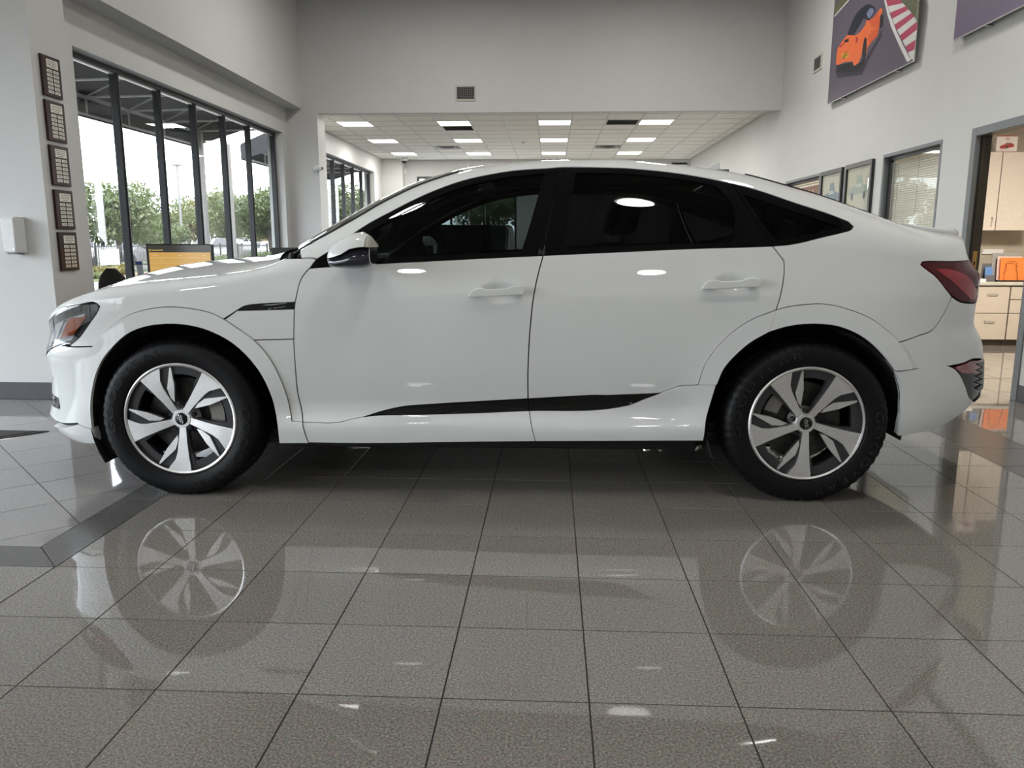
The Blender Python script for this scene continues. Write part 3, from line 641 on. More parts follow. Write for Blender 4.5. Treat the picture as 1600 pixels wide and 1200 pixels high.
PR = {'corners': [(10.669, 2.945), (8.267, 2.96), (8.227, 3.499)], 'body': [(10.453, 3.392), (10.455, 3.505), (10.425, 3.573), (10.324, 3.609), (10.182, 3.64), (10.105, 3.665), (9.867, 3.578), (9.715, 3.581), (9.574, 3.621), (9.548, 3.668), (9.469, 3.634), (9.347, 3.642), (9.234, 3.67), (9.187, 3.69), (9.135, 3.675), (9.11, 3.636), (9.17, 3.608), (9.167, 3.509), (9.198, 3.413), (9.314, 3.395), (9.448, 3.36), (9.489, 3.295), (9.514, 3.328), (9.563, 3.475), (9.593, 3.442), (9.621, 3.311), (9.684, 3.248), (9.815, 3.227), (9.889, 3.3), (10.143, 3.347), (10.404, 3.366)], 'flank': [(9.507, 3.644), (9.347, 3.642), (9.234, 3.67), (9.188, 3.612), (9.185, 3.514), (9.199, 3.42), (9.316, 3.402), (9.417, 3.38), (9.486, 3.457), (9.373, 3.509), (9.215, 3.496), (9.381, 3.551)], 'canopy': [(10.122, 3.647), (10.056, 3.724), (9.953, 3.803), (9.843, 3.836), (9.694, 3.843), (9.564, 3.834), (9.469, 3.807), (9.352, 3.748), (9.307, 3.697), (9.356, 3.684), (9.489, 3.646), (9.548, 3.668), (9.649, 3.715), (9.787, 3.655), (9.931, 3.6)], 'window': [(9.562, 3.74), (9.462, 3.772), (9.366, 3.732), (9.342, 3.7), (9.423, 3.668), (9.493, 3.667)], 'wheel_a': [(9.566, 3.49), (9.505, 3.461), (9.483, 3.355), (9.502, 3.271), (9.576, 3.273), (9.611, 3.35)], 'wheel_b': [(9.14, 3.619), (9.083, 3.584), (9.08, 3.487), (9.143, 3.471), (9.17, 3.523)], 'tail': [(10.427, 3.371), (9.908, 3.297), (9.856, 3.236), (9.625, 3.235), (9.524, 3.289), (9.511, 3.225), (9.628, 3.16), (9.801, 3.16), (10.434, 3.297)], 'plate': [(10.274, 3.472), (10.037, 3.433), (10.045, 3.377), (10.26, 3.406)], 'light_a': [(10.384, 3.586), (10.192, 3.585), (10.209, 3.567), (10.356, 3.557)], 'light_b': [(9.844, 3.558), (9.783, 3.543), (9.771, 3.484), (9.83, 3.491)], 'vent': [(10.219, 3.613), (10.071, 3.599), (10.063, 3.561), (10.19, 3.577)], 'shadow': [(10.457, 3.302), (9.611, 3.17), (9.497, 3.242), (9.177, 3.395), (9.09, 3.457), (9.09, 3.373), (9.338, 3.254), (9.575, 3.087), (10.371, 3.209)], 'line': [(9.1, 3.749), (9.049, 3.734), (8.897, 3.534), (8.701, 3.328), (8.501, 3.139), (8.31, 2.97), (8.395, 2.97), (8.628, 3.187), (8.858, 3.417), (8.985, 3.577)], 'edge': [(10.637, 3.986), (10.639, 4.005), (10.187, 4.059), (10.143, 4.047)], 'grassL': [(10.639, 4.005), (10.65, 4.124), (10.478, 4.142), (10.187, 4.059)], 'kL': [(9.049, 3.734), (8.963, 3.628), (8.881, 3.53), (8.781, 3.423), (8.67, 3.32), (8.543, 3.203), (8.436, 3.106), (8.32, 2.984)], 'kR': [(8.688, 3.631), (8.536, 3.527), (8.421, 3.448), (8.292, 3.354), (8.222, 3.278), (8.236, 3.212), (8.246, 3.126), (8.268, 2.966)], 'grassR': [(8.688, 3.631), (8.227, 3.499), (8.222, 3.278), (8.292, 3.354), (8.421, 3.448), (8.536, 3.527)]}
def pp(key, m, lift, name):
    return mk(name, G().prism([(XP-lift*.0004, a, b) for a, b in PR[key]], (-.0003, 0, 0)), m, t)
pp('grassL', mat('print_grass', srgb(96, 98, 72), .5, noise=.25, nscale=20), 1, 'printed_grass'); pp('grassR', MATS['print_grass'], 1, 'printed_grass')
pp('edge', mat('print_white', srgb(215, 214, 212), .5), 2, 'printed_line'); pp('line', MATS['print_white'], 2, 'printed_line')
def along(pts, n):
    p = np.array(pts, float); d = np.concatenate([[0], np.cumsum(np.hypot(*np.diff(p, axis=0).T))]); q = np.linspace(0, d[-1], n)
    return [(float(np.interp(a, d, p[:, 0])), float(np.interp(a, d, p[:, 1]))) for a in q]
kl, kr = along(PR['kL'], 11), along(PR['kR'], 11)
for q in range(10):
    quad = [kl[q], kl[q+1], kr[q+1], kr[q]]
    mk('kerb_stripe', G().prism([(XP-.0008, a, b) for a, b in quad], (-.0003, 0, 0)), mat('print_crimson', srgb(178, 62, 92), .5) if q % 2 == 0 else MATS['print_white'], t)
pp('shadow', mat('print_shadow', srgb(52, 48, 58), .5), 2, 'printed_shadow')
M_or = mat('print_orange', srgb(226, 108, 58), .45)
pp('body', M_or, 4, 'printed_car'); pp('flank', mat('print_orange_deep', srgb(212, 92, 50), .45), 6, 'printed_flank')
pp('canopy', mat('print_navy', srgb(34, 36, 52), .4), 7, 'printed_canopy'); pp('window', mat('print_sky', srgb(120, 128, 160), .4), 8, 'printed_window')
for k in ('wheel_a', 'wheel_b', 'tail'): pp(k, mat('print_black', srgb(30, 29, 34), .5), 6, 'printed_tyre' if k != 'tail' else 'printed_diffuser')
pp('plate', mat('print_yellow', srgb(212, 165, 50), .5), 6, 'printed_plate'); pp('light_a', mat('print_red_lamp', srgb(170, 45, 40), .5), 6, 'printed_lamp'); pp('light_b', MATS['print_red_lamp'], 6, 'printed_lamp'); pp('vent', MATS['print_black'], 6, 'printed_vent')
v, f = text_mesh('4EBG', .085, 0); c_ = np.mean(np.array(PR['plate']), axis=0)
mk('plate_lettering', G().add([(XP-.0034, c_[0]-p[0]*.85, c_[1]+p[1]+p[0]*.10) for p in v], f), MATS['print_black'], t)
t = poster('second large poster in violet grey, cut off by the top right of the photo', 4.9, 7.482, 2.955, 4.50, mat('print_violet', srgb(112, 98, 122), .45, noise=.08, nscale=30))
mk('printed_shadow', G().prism([(XP-.0004, 7.40, 3.32), (XP-.0004, 6.95, 3.28), (XP-.0004, 6.2, 3.45), (XP-.0004, 6.4, 4.1), (XP-.0004, 7.3, 4.1)], (-.0003, 0, 0)), MATS['print_shadow'], t)
mk('printed_car', G().prism([(XP-.0008, a, b) for a, b in ((7.2, 3.45), (6.9, 3.38), (5.9, 3.5), (5.6, 3.7), (5.9, 4.0), (6.6, 4.1), (7.1, 3.8))], (-.0003, 0, 0)), MATS['print_navy'], t)

# ---- desk by the window ---------------------------------------------
t = thing('office_desk', 'dark desk by the left window, mostly hidden behind the car bonnet', 'desk', (-3.2, 7.0, 0))
mk('desk_top', G().box(-4.05, -1.95, 6.72, 7.5, .72, .75), mat('desk_dark', (.05, .035, .025), .35), t, bevel=.004)
for x in (-3.98, -2.08):
    for y in (6.80, 7.40): mk('leg', G().box(x, x+.05, y, y+.05, 0, .72), M_black, t)
def monitor(label, xc, y, w, zb_, zt, screen):
    t = thing('computer_monitor', label, 'monitor', (xc, y+.02, .75))
    mk('monitor_shell', G().box(xc-w/2, xc+w/2, y, y+.035, zb_, zt), M_black, t, bevel=.004)
    mk('stand_neck', G().box(xc-.03, xc+.03, y+.02, y+.05, .762, zb_+.1), M_black, t); mk('stand_foot', G().box(xc-.12, xc+.12, y-.06, y+.10, .75, .762), M_black, t, bevel=.004)
    if screen:
        x0, x1 = xc-w/2+.012, xc+w/2-.012; yy = y-.0006
        s_ = mk('screen', G().box(x0, x1, yy, y-.0001, zb_+.015, zt-.01), mat('screen_dark', (.02, .02, .02), .2, emit=srgb(58, 56, 52), estr=.9, noise=0), t)
        mk('screen_rows', G().box(x0+.012, x1-.008, yy-.0004, yy-.0001, zb_+.015, zt-.072), mat('screen_orange', (.1, .06, .02), .2, emit=srgb(192, 152, 84), estr=1.0, noise=0), s_)
        g = G()
        for q in range(4): zz = zt-.118-.045*q; g.box(x0+.012, x1-.03, yy-.0007, yy-.0005, zz-.003, zz)
        for q in range(9): xx = x0+.05+.055*q; zz = zt-.098-.045*(q % 4); g.box(xx, xx+.03, yy-.0007, yy-.0005, zz-.004, zz)
        mk('screen_text', g, mat('screen_pale', (.1, .1, .08), .2, emit=srgb(208, 178, 128), estr=1.0, noise=0), s_)
        g = G().box(x0+.035, x0+.14, yy-.0007, yy-.0005, zt-.056, zt-.050).tube([(x0+.02+.008*math.cos(a*PI/4), yy-.0006, zt-.053+.008*math.sin(a*PI/4)) for a in range(8)], .002, 5, True)
        mk('screen_logo', g, mat('screen_gold', (.1, .1, .02), .2, emit=srgb(196, 170, 84), estr=1.0, noise=0), s_)
    return t
monitor('black monitor showing an orange table on the desk by the window', -3.262, 6.80, .595, .86, 1.182, True)
monitor('black monitor switched off, edge seen over the bonnet by the windscreen', -2.45, 7.30, .34, .92, 1.150, False)
t = thing('office_chair', 'black rounded office chair back by the left window behind the bonnet', 'chair', (-3.83, 6.62, 0))
# chair: turned half sideways
g = G(); ring = []
for i in range(9):
    a = i/8; z = .46+.515*a; wd = .23*(1-.62*max(0, (a-.6)/.4)**2)*(.8+.2*min(1, a*4)); th = .04
    if i == 8: wd *= .7
    for j in range(12):
        q = 2*PI*j/12; ring.append((-3.745+wd*math.cos(q)*.85-.045*a, 6.62-wd*math.cos(q)*.35+th*math.sin(q), z))
fs = [(i*12+j, i*12+(j+1) % 12, (i+1)*12+(j+1) % 12, (i+1)*12+j) for i in range(8) for j in range(12)]+[tuple(range(96, 108)), tuple(range(12))[::-1]]
mk('backrest', G().add(ring, fs), mat('chair_fabric', (.016, .016, .017), .75, noise=.2, nscale=200), t, smooth=True, ang=70)
mk('seat', G().box(-4.05, -3.60, 6.42, 6.80, .40, .46), MATS['chair_fabric'], t, bevel=.025, seg=3)
mk('gas_column', G().lathe([(.03, .08), (.03, .40)], (-3.83, 6.62, 0), n=14), M_black, t)
for k in range(5):
    a = 2*PI*k/5+.3; mk('leg', G().tube([(-3.83, 6.62, .08), (-3.83+.26*math.cos(a), 6.62+.26*math.sin(a), .05)], [.025, .018], 8).ball((-3.83+.26*math.cos(a), 6.62+.26*math.sin(a), .026), .026, 8, 6), M_black, t, smooth=True)
t = thing('sign_holder', 'slanted acrylic leaflet holder with blue top edge on the desk by the window', 'holder', (-3.70, 6.86, .75))
mk('acrylic_panel', G().prism([(-3.655, 6.83, .765), (-3.60, 6.83, .765), (-3.66, 6.90, 1.03), (-3.72, 6.90, 1.03)], (0, .006, 0)), mat('leaflet_white', (.62, .68, .76), .3), t)
mk('blue_edge', G().prism([(-3.655, 6.893, 1.0), (-3.651, 6.893, 1.0), (-3.66, 6.90, 1.03), (-3.72, 6.90, 1.03), (-3.713, 6.893, 1.0)], (0, -.004, 0)), mat('acrylic_blue', (.06, .13, .42), .25), t)
mk('holder_foot', G().box(-3.72, -3.58, 6.80, 6.92, .75, .764), mat('leaflet_white', (.62, .68, .76), .3), t)
# ================================================================== CAR
# ---------- smooth 1-D tables (monotone cubic) ----------
def tab(pts):
    p=np.array(pts,float); x=p[:,0]; y=p[:,1]; h=np.diff(x); d=np.diff(y)/h
    m=np.zeros(len(x)); m[0]=d[0]; m[-1]=d[-1]
    for i in range(1,len(x)-1):
        if d[i-1]*d[i]>0:
            w1=2*h[i]+h[i-1]; w2=h[i]+2*h[i-1]; m[i]=(w1+w2)/(w1/d[i-1]+w2/d[i])
    def f(t):
        t=np.clip(np.asarray(t,float),x[0],x[-1]); i=np.clip(np.searchsorted(x,t,'right')-1,0,len(x)-2)
        s=(t-x[i])/h[i]
        return (1+2*s)*(1-s)**2*y[i]+s*(1-s)**2*h[i]*m[i]+s*s*(3-2*s)*y[i+1]+s*s*(s-1)*h[i]*m[i+1]
    return f
UC,UCR=-0.10,3.02          # where the plan view starts to round off at nose and tail
UF0,UR0=-0.90,3.97
def arc(n,L,W=0.95,N=400):
    th=np.linspace(0,np.pi/2,N); t=np.sin(th)**(2/n); f=np.cos(th)**(2/n)
    d=np.hypot(np.diff(t)*L,np.diff(f)*W); s=np.concatenate([[0],np.cumsum(d)])
    return s,t,f
AF=arc(3.0,UC-UF0); AR=arc(3.0,UR0-UCR)
SF=UC-AF[0][-1]; SR=UCR+AR[0][-1]      # s range
z0=tab([(-.9,.262),(-.75,.247),(-.6,.206),(-.5,.196),(-.42,.195),(.46,.255),(.84,.258),(1.68,.272),(2.46,.284),(3.34,.287),(3.39,.293),(3.555,.328),(3.65,.378),(3.74,.435),(3.97,.46)])
zb=tab([(-.9,.74),(-.7,.83),(-.5,.90),(-.3,.945),(0,.975),(.2,1.0),(.5,1.05),(.643,1.075),(.93,1.095),(1.2,1.11),(1.7,1.135),(2.08,1.153),(2.6,1.17),(2.8,1.175),(3.1,1.16),(3.4,1.13),(3.7,1.09),(3.97,1.07)])
zr=tab([(-.9,.80),(-.7,.89),(-.5,.955),(-.3,1.0),(0,1.03),(.2,1.05),(.4,1.085),(.5,1.125),(.6,1.185),(.8,1.30),(.98,1.402),(1.16,1.482),(1.39,1.547),(1.57,1.570),(1.74,1.583),(2.05,1.589),(2.29,1.571),(2.57,1.538),(2.69,1.516),(2.84,1.477),(3.05,1.418),(3.28,1.345),(3.47,1.285),(3.53,1.272),(3.7,1.248),(3.97,1.235)])
wr=tab([(-.9,.80),(.2,.80),(.45,.76),(.6,.735),(.8,.70),(1.0,.665),(1.2,.635),(1.5,.60),(2.0,.585),(2.5,.575),(3,.575),(3.4,.60),(3.7,.64),(3.97,.66)])
LPm=tab([(.15,.89),(.20,.905),(.26,.922),(.33,.934),(.345,.934),(.40,.908),(.44,.905),(.50,.918),(.60,.938),(.75,.952),(.88,.957),(.95,.955),(1.0,.946),(1.06,.932),(1.18,.90)])
LPe=tab([(.15,.87),(.20,.90),(.30,.93),(.40,.945),(.60,.953),(.88,.957),(.95,.955),(1.0,.946),(1.06,.932),(1.18,.90)])
uF=tab([(.19,-.72),(.24,-.85),(.285,-.905),(.32,-.922),(.36,-.902),(.455,-.88),(.52,-.872),(.59,-.877),(.655,-.889),(.76,-.85),(.85,-.85),(1.1,-.85)])
uR=tab([(.28,3.84),(.395,3.965),(.43,3.985),(.49,3.985),(.61,3.975),(.69,3.965),(.74,3.945),(.82,3.90),(.98,3.907),(1.04,3.915),(1.075,3.885),(1.10,3.865),(1.155,3.85),(1.226,3.86)])
def sm(a,b,x): t=np.clip((x-a)/(b-a),0,1); return t*t*(3-2*t)
def S(s,q):
    """side skin of the car: s runs along the flank and round nose and tail, q from sill (0) over belt (1) to roof joint (2) -> (u,w,z)"""
    s,q=np.broadcast_arrays(np.asarray(s,float),np.asarray(q,float))
    tf=np.interp(UC-s,AF[0],AF[1]); ff=np.interp(UC-s,AF[0],AF[2])
    tr=np.interp(s-UCR,AR[0],AR[1]); fr=np.interp(s-UCR,AR[0],AR[2])
    front=s<UC; rear=s>UCR
    un=np.where(front,UC-(UC-UF0)*tf,np.where(rear,UCR+(UR0-UCR)*tr,s))
    fac=np.where(front,ff,np.where(rear,fr,1.0))
    a=np.clip(q-1,0,1); ql=np.clip(q,0,1)
    Z0,ZB,ZR,WR=z0(un),zb(un),zr(un),wr(un)
    m=sm(.30,.62,un)*(1-sm(2.3,2.62,un))
    zl=Z0+(ZB-Z0)*ql
    LP=lambda z: m*LPm(z)+(1-m)*LPe(z)
    wl=LP(zl); wB=LP(ZB)
    # upper curve: Bezier from belt B over control C to roof joint R
    hi=ZR-ZB; big=sm(.12,.35,hi)
    zC=ZR-0.10*hi*(1-big)-(.035)*big; wC=np.maximum(wB-(0.42*big+0.35*(1-big))*(zC-ZB),WR+.02)
    P1z=ZB+.72*(zC-ZB); P1w=wB+.72*(wC-wB); P2z=zC+.22*(ZR-zC); P2w=wC+.22*(WR-wC)
    b0,b1,b2,b3=(1-a)**3,3*a*(1-a)**2,3*a*a*(1-a),a**3
    zu=b0*ZB+b1*P1z+b2*P2z+b3*ZR; wu=b0*wB+b1*P1w+b2*P2w+b3*WR
    up=q>1
    z=np.where(up,zu,zl); w=np.where(up,wu,wl)*fac
    u=np.where(front,UC-(UC-uF(z))*tf,np.where(rear,UCR+(uR(z)-UCR)*tr,s))
    return np.stack([u,w,z],-1)

POLY = {
'front_fender': [[-0.92, 2], [-0.7, 2], [-0.5, 2], [-0.3, 2], [-0.1, 2], [0.1, 2], [0.3, 2], [0.47, 2], [0.5996, 1.2712], [0.6698, 1.1507], [0.6429, 1.024], [0.6064, 0.957], [0.5923, 0.9105], [0.5862, 0.872], [0.5775, 0.8317], [0.444, 0.8498], [0.3811, 0.8556], [0.3423, 0.8536], [0.3101, 0.836], [0.2449, 0.7961], [0.2449, 0.7962], [0.1962, 0.8379], [0.127, 0.8726], [0.0591, 0.8956], [-0.0153, 0.9094], [-0.1101, 0.9051], [-0.2136, 0.8755], [-0.3012, 0.8258], [-0.3605, 0.7696], [-0.3988, 0.7172], [-0.5308, 0.742], [-0.5348, 0.7508], [-0.4867, 0.7821], [-0.4089, 0.8629], [-0.3599, 0.9219], [-0.3431, 0.9554], [-0.3604, 0.9798], [-0.4589, 1.0259], [-0.5499, 1.1469]],
'charge_flap': [[0.2545, 0.7886], [0.3122, 0.829], [0.3776, 0.818], [0.5725, 0.7899], [0.5677, 0.7172], [0.5613, 0.6253], [0.3805, 0.6469], [0.308, 0.7301]],
'fender_badge': [[0.3123, 0.8328], [0.3434, 0.8493], [0.3814, 0.8513], [0.4441, 0.8455], [0.579, 0.827], [0.575, 0.7936], [0.3777, 0.8223]],
'fender_lower': [[0.3851, 0.6394], [0.561, 0.6184], [0.5597, 0.5334], [0.559, 0.4344], [0.559, 0.2878], [0.5768, 0.132], [0.5313, 0.1376], [0.5228, 0.1894], [0.5151, 0.2636], [0.5008, 0.355], [0.4839, 0.4255], [0.4559, 0.5107], [0.4189, 0.5881]],
'front_arch_trim': [[-0.5077, 0.2043], [-0.5174, 0.2786], [-0.5175, 0.3644], [-0.5043, 0.4751], [-0.4709, 0.5802], [-0.4354, 0.6426], [-0.3963, 0.7125], [-0.3577, 0.7663], [-0.2991, 0.8221], [-0.2123, 0.8715], [-0.1095, 0.9009], [-0.0154, 0.9052], [0.0586, 0.8914], [0.1262, 0.8686], [0.1949, 0.8341], [0.2484, 0.7883], [0.306, 0.727], [0.3791, 0.643], [0.4163, 0.5857], [0.453, 0.5088], [0.4809, 0.424], [0.4977, 0.3538], [0.512, 0.2628], [0.5196, 0.1889], [0.5287, 0.1341], [0.5802, 0.1278], [0.5827, 0.1006], [0.6003, 0.0074], [0.4649, 0.0074], [0.4657, 0.1021], [0.4547, 0.1951], [0.4429, 0.2907], [0.4239, 0.377], [0.3979, 0.4539], [0.3701, 0.5122], [0.3356, 0.5721], [0.2789, 0.6479], [0.212, 0.7106], [0.1485, 0.7543], [0.0753, 0.7869], [-0.0183, 0.8069], [-0.1127, 0.8027], [-0.1995, 0.7748], [-0.2518, 0.7373], [-0.2937, 0.6926], [-0.3382, 0.6278], [-0.3863, 0.5419], [-0.4177, 0.4508], [-0.4336, 0.362], [-0.4385, 0.2794], [-0.4306, 0.1738], [-0.4578, 0.1786]],
'front_door': [[0.6467, 1.0056], [0.6114, 0.9528], [0.5977, 0.9076], [0.5917, 0.8695], [0.5824, 0.827], [0.5733, 0.716], [0.5667, 0.6212], [0.5653, 0.5331], [0.5646, 0.4344], [0.5646, 0.2883], [0.5827, 0.1315], [0.7706, 0.1324], [0.7998, 0.1411], [0.8593, 0.1533], [0.9543, 0.1852], [1.0401, 0.2072], [1.1826, 0.219], [1.409, 0.2309], [1.6387, 0.2417], [1.6379, 0.3604], [1.6411, 0.5011], [1.6506, 0.673], [1.665, 0.8136], [1.6883, 0.9359], [1.7038, 0.9995], [1.4506, 1.0001], [1.1965, 0.9999], [0.9342, 1.0011], [0.7808, 0.9993]],
'front_door_strip': [[0.8612, 0.1505], [0.9554, 0.1801], [1.0407, 0.202], [1.1828, 0.2136], [1.4092, 0.2254], [1.6403, 0.2363], [1.6461, 0.1734], [1.4087, 0.166], [1.1256, 0.1609]],
'front_rocker': [[0.5829, 0.1262], [0.7718, 0.1273], [0.8014, 0.1362], [0.8606, 0.1483], [1.1258, 0.1571], [1.4088, 0.1621], [1.6462, 0.1695], [1.6492, 0.1423], [1.6586, 0.0844], [1.6751, 0.0095], [1.2654, 0.0083], [0.8396, 0.0056], [0.6043, 0.0092], [0.5871, 0.1031]],
'rear_door': [[1.7095, 0.9995], [1.6936, 0.9342], [1.6704, 0.8123], [1.6561, 0.6722], [1.6466, 0.5006], [1.6435, 0.3602], [1.6444, 0.242], [1.9239, 0.2555], [2.2568, 0.2652], [2.2993, 0.2845], [2.3394, 0.3021], [2.4111, 0.3074], [2.422, 0.3124], [2.4423, 0.4039], [2.4882, 0.4948], [2.5616, 0.5835], [2.6445, 0.6461], [2.7478, 0.6921], [2.7511, 0.7051], [2.7657, 0.7717], [2.7815, 0.8784], [2.7816, 0.932], [2.7334, 1.0056], [2.6008, 1.0039], [2.3723, 1.0039], [2.0855, 0.9997]],
'rear_door_strip': [[1.6432, 0.2364], [1.9243, 0.2502], [2.2563, 0.2615], [2.1852, 0.2305], [2.1159, 0.1972], [2.0452, 0.1822], [1.6491, 0.1735]],
'rear_rocker': [[1.6498, 0.1696], [2.0457, 0.1783], [2.117, 0.1934], [2.1866, 0.2267], [2.2583, 0.2598], [2.3012, 0.2792], [2.3406, 0.2967], [2.4122, 0.302], [2.4262, 0.306], [2.5001, 0.3054], [2.4818, 0.2069], [2.464, 0.1035], [2.4578, 0.0061], [2.0468, 0.0072], [1.6788, 0.0096], [1.6621, 0.0853], [1.6527, 0.1428]],
'rear_door_arch_trim': [[2.4249, 0.3104], [2.4453, 0.4023], [2.4908, 0.4925], [2.5637, 0.5807], [2.6462, 0.6428], [2.7495, 0.689], [2.7228, 0.5821], [2.6388, 0.5262], [2.5775, 0.4625], [2.5294, 0.3925], [2.5039, 0.3097]],
'rear_arch_trim': [[2.7505, 0.6894], [2.7851, 0.7003], [2.8904, 0.7188], [2.9397, 0.7235], [3.0108, 0.7177], [3.0875, 0.6985], [3.1951, 0.6553], [3.249, 0.6192], [3.302, 0.5723], [3.3179, 0.5478], [3.3527, 0.4877], [3.3864, 0.4066], [3.3026, 0.3971], [3.2471, 0.4733], [3.1479, 0.5688], [3.0419, 0.6143], [2.9029, 0.6245], [2.7971, 0.6077], [2.7238, 0.5825]],
'body_side_frame': [[2.7398, 1.0062], [2.787, 0.9341], [2.7869, 0.8779], [2.771, 0.7703], [2.7563, 0.7033], [2.7541, 0.6942], [2.7843, 0.7038], [2.89, 0.7223], [2.9397, 0.7271], [3.0112, 0.7212], [3.0885, 0.702], [3.1966, 0.6586], [3.2509, 0.6222], [3.3048, 0.5751], [3.3197, 0.552], [3.4215, 0.5865], [3.5139, 0.624], [3.5474, 0.6726], [3.5834, 0.7455], [3.6068, 0.8046], [3.4454, 0.9674], [3.4601, 0.9885], [3.6032, 1.0399], [4.0329, 1.1172], [4.22, 1.04], [4.22, 2], [4.05, 2], [3.9, 2], [3.7, 2], [3.5, 2], [3.3, 2], [3.0, 2], [2.7, 2], [2.4, 2], [2.1, 2], [1.8, 2], [1.5, 2], [1.3, 2], [1.1, 2], [0.9, 2], [0.7, 2], [0.56, 2], [0.602, 1.3001], [0.6775, 1.1769], [0.6776, 1.1741], [0.7362, 1.2679], [0.7977, 1.3837], [0.8525, 1.472], [1.0123, 1.5698], [1.1223, 1.6197], [1.1992, 1.6561], [1.2882, 1.6866], [1.4288, 1.7226], [1.5707, 1.7537], [1.7401, 1.747], [1.7886, 1.7591], [1.9514, 1.7369], [2.1014, 1.7159], [2.2812, 1.7071], [2.3995, 1.6802], [2.5824, 1.6146], [2.7023, 1.5629], [2.8485, 1.4833], [2.9936, 1.4129], [3.0978, 1.3521], [3.1207, 1.2873], [3.0993, 1.2208], [3.0692, 1.1879], [3.0043, 1.1323], [2.924, 1.073], [2.8672, 1.038], [2.8122, 1.0169]],
'tail_light': [[3.4542, 0.9699], [3.4631, 0.9825], [3.6006, 1.0204], [4.1075, 1.0999], [4.25, 0.99], [4.6215, 0.99], [4.6215, 0.93], [4.25, 0.93], [3.7875, 0.8565], [4.1999, 0.7625], [3.6277, 0.8026], [3.614, 0.8117]],
'tail_gate': [[4.22, 2], [4.35, 2], [4.5, 2], [4.6215, 2], [4.6215, 1.0], [4.25, 1.0], [4.22, 1.04]],
'rear_bumper': [[3.3228, 0.5467], [3.4225, 0.5803], [3.5186, 0.6183], [3.5544, 0.6685], [3.5911, 0.7418], [3.6141, 0.7994], [3.6262, 0.7913], [4.1801, 0.7493], [4.24, 0.86], [4.6215, 0.86], [4.6215, 0.4], [4.28, 0.4], [4.1723, 0.2445], [3.674, 0.374], [3.5867, 0.3964], [3.4014, 0.407], [3.3889, 0.4091], [3.3557, 0.4895]],
'rear_reflector': [[3.6137, 0.3729], [3.6768, 0.3604], [3.8236, 0.3164], [4.28, 0.39], [4.28, 0.33], [4.22, 0.1637], [3.6531, 0.3247]],
'rear_bumper_insert': [[3.6467, 0.3262], [4.22, 0.1637], [4.28, 0.33], [4.6215, 0.33], [4.6215, 0.02], [4.28, 0.02], [3.8132, 0.0048], [3.7433, 0.0752], [3.688, 0.2155]],
'rear_bumper_lower': [[3.3097, 0.3906], [3.3877, 0.3999], [3.5788, 0.3905], [3.6078, 0.3664], [3.6464, 0.3093], [3.6883, 0.2108], [3.7445, 0.0671], [3.7866, 0.0187], [3.7409, 0.008], [3.6905, 0.0065], [3.6387, 0.0012], [3.5861, 0.0049], [3.5021, 0.0168], [3.3967, 0.0261], [3.3675, 0.0988], [3.3526, 0.1915], [3.3473, 0.2687], [3.3295, 0.3393]],
'headlight': [[-0.5423, 0.758], [-0.4923, 0.7891], [-0.4142, 0.8687], [-0.3654, 0.9269], [-0.3511, 0.9554], [-0.3634, 0.9729], [-0.458, 0.9958], [-0.5427, 1.0749], [-0.98, 1.0], [-0.98, 0.62], [-0.62, 0.7748]],
'front_bumper': [[-0.4027, 0.71], [-0.5325, 0.734], [-0.6085, 0.7575], [-1.02, 0.6], [-1.13, 0.62], [-1.13, 0.18], [-0.6391, 0.1831], [-0.513, 0.2079], [-0.522, 0.278], [-0.5223, 0.3644], [-0.5089, 0.476], [-0.4749, 0.582], [-0.4388, 0.6453]],
'air_intake': [[-1.0054, 0.6288], [-0.726, 0.5204], [-1.0216, 0.3729], [-0.6807, 0.3644], [-0.6586, 0.2764], [-1.12, 0.2], [-1.12, 0.56]],
'front_lip': [[-0.5083, 0.1961], [-0.4604, 0.1699], [-0.4319, 0.168], [-0.4393, 0.1201], [-0.4638, 0.0652], [-0.5735, 0.0466], [-0.6584, 0.0342], [-0.8148, 0.0], [-0.6861, 0.1141], [-0.9785, 0.0006]],
'front_lip_trim': [[-0.9894, 0.0012], [-0.6861, 0.1141], [-0.7839, 0.0129], [-0.95, 0.02], [-1.5765, 0.02], [-1.5765, 0.1], [-1.1, 0.13]],
'A_in': [[-0.4301, 0.173], [-0.4379, 0.2794], [-0.4331, 0.3619], [-0.4172, 0.4506], [-0.3859, 0.5416], [-0.3378, 0.6274], [-0.2933, 0.6921], [-0.2515, 0.7368], [-0.1993, 0.7742], [-0.1126, 0.8021], [-0.0183, 0.8063], [0.0752, 0.7864], [0.1484, 0.7537], [0.2117, 0.7101], [0.2787, 0.6474], [0.3353, 0.5717], [0.3698, 0.5119], [0.3975, 0.4537], [0.4234, 0.3768], [0.4425, 0.2906], [0.4543, 0.195], [0.4653, 0.102], [0.4644, 0.0068]],
'R_in': [[2.4708, 0.0014], [2.4657, 0.1032], [2.4834, 0.2064], [2.5042, 0.3091], [2.5298, 0.3923], [2.5778, 0.4621], [2.6391, 0.5258], [2.7232, 0.5817], [2.7973, 0.6073], [2.903, 0.624], [3.0418, 0.6138], [3.1476, 0.5683], [3.2468, 0.4729], [3.3024, 0.3966], [3.3268, 0.3383], [3.3445, 0.2685], [3.3497, 0.1919], [3.3955, 0.022]],
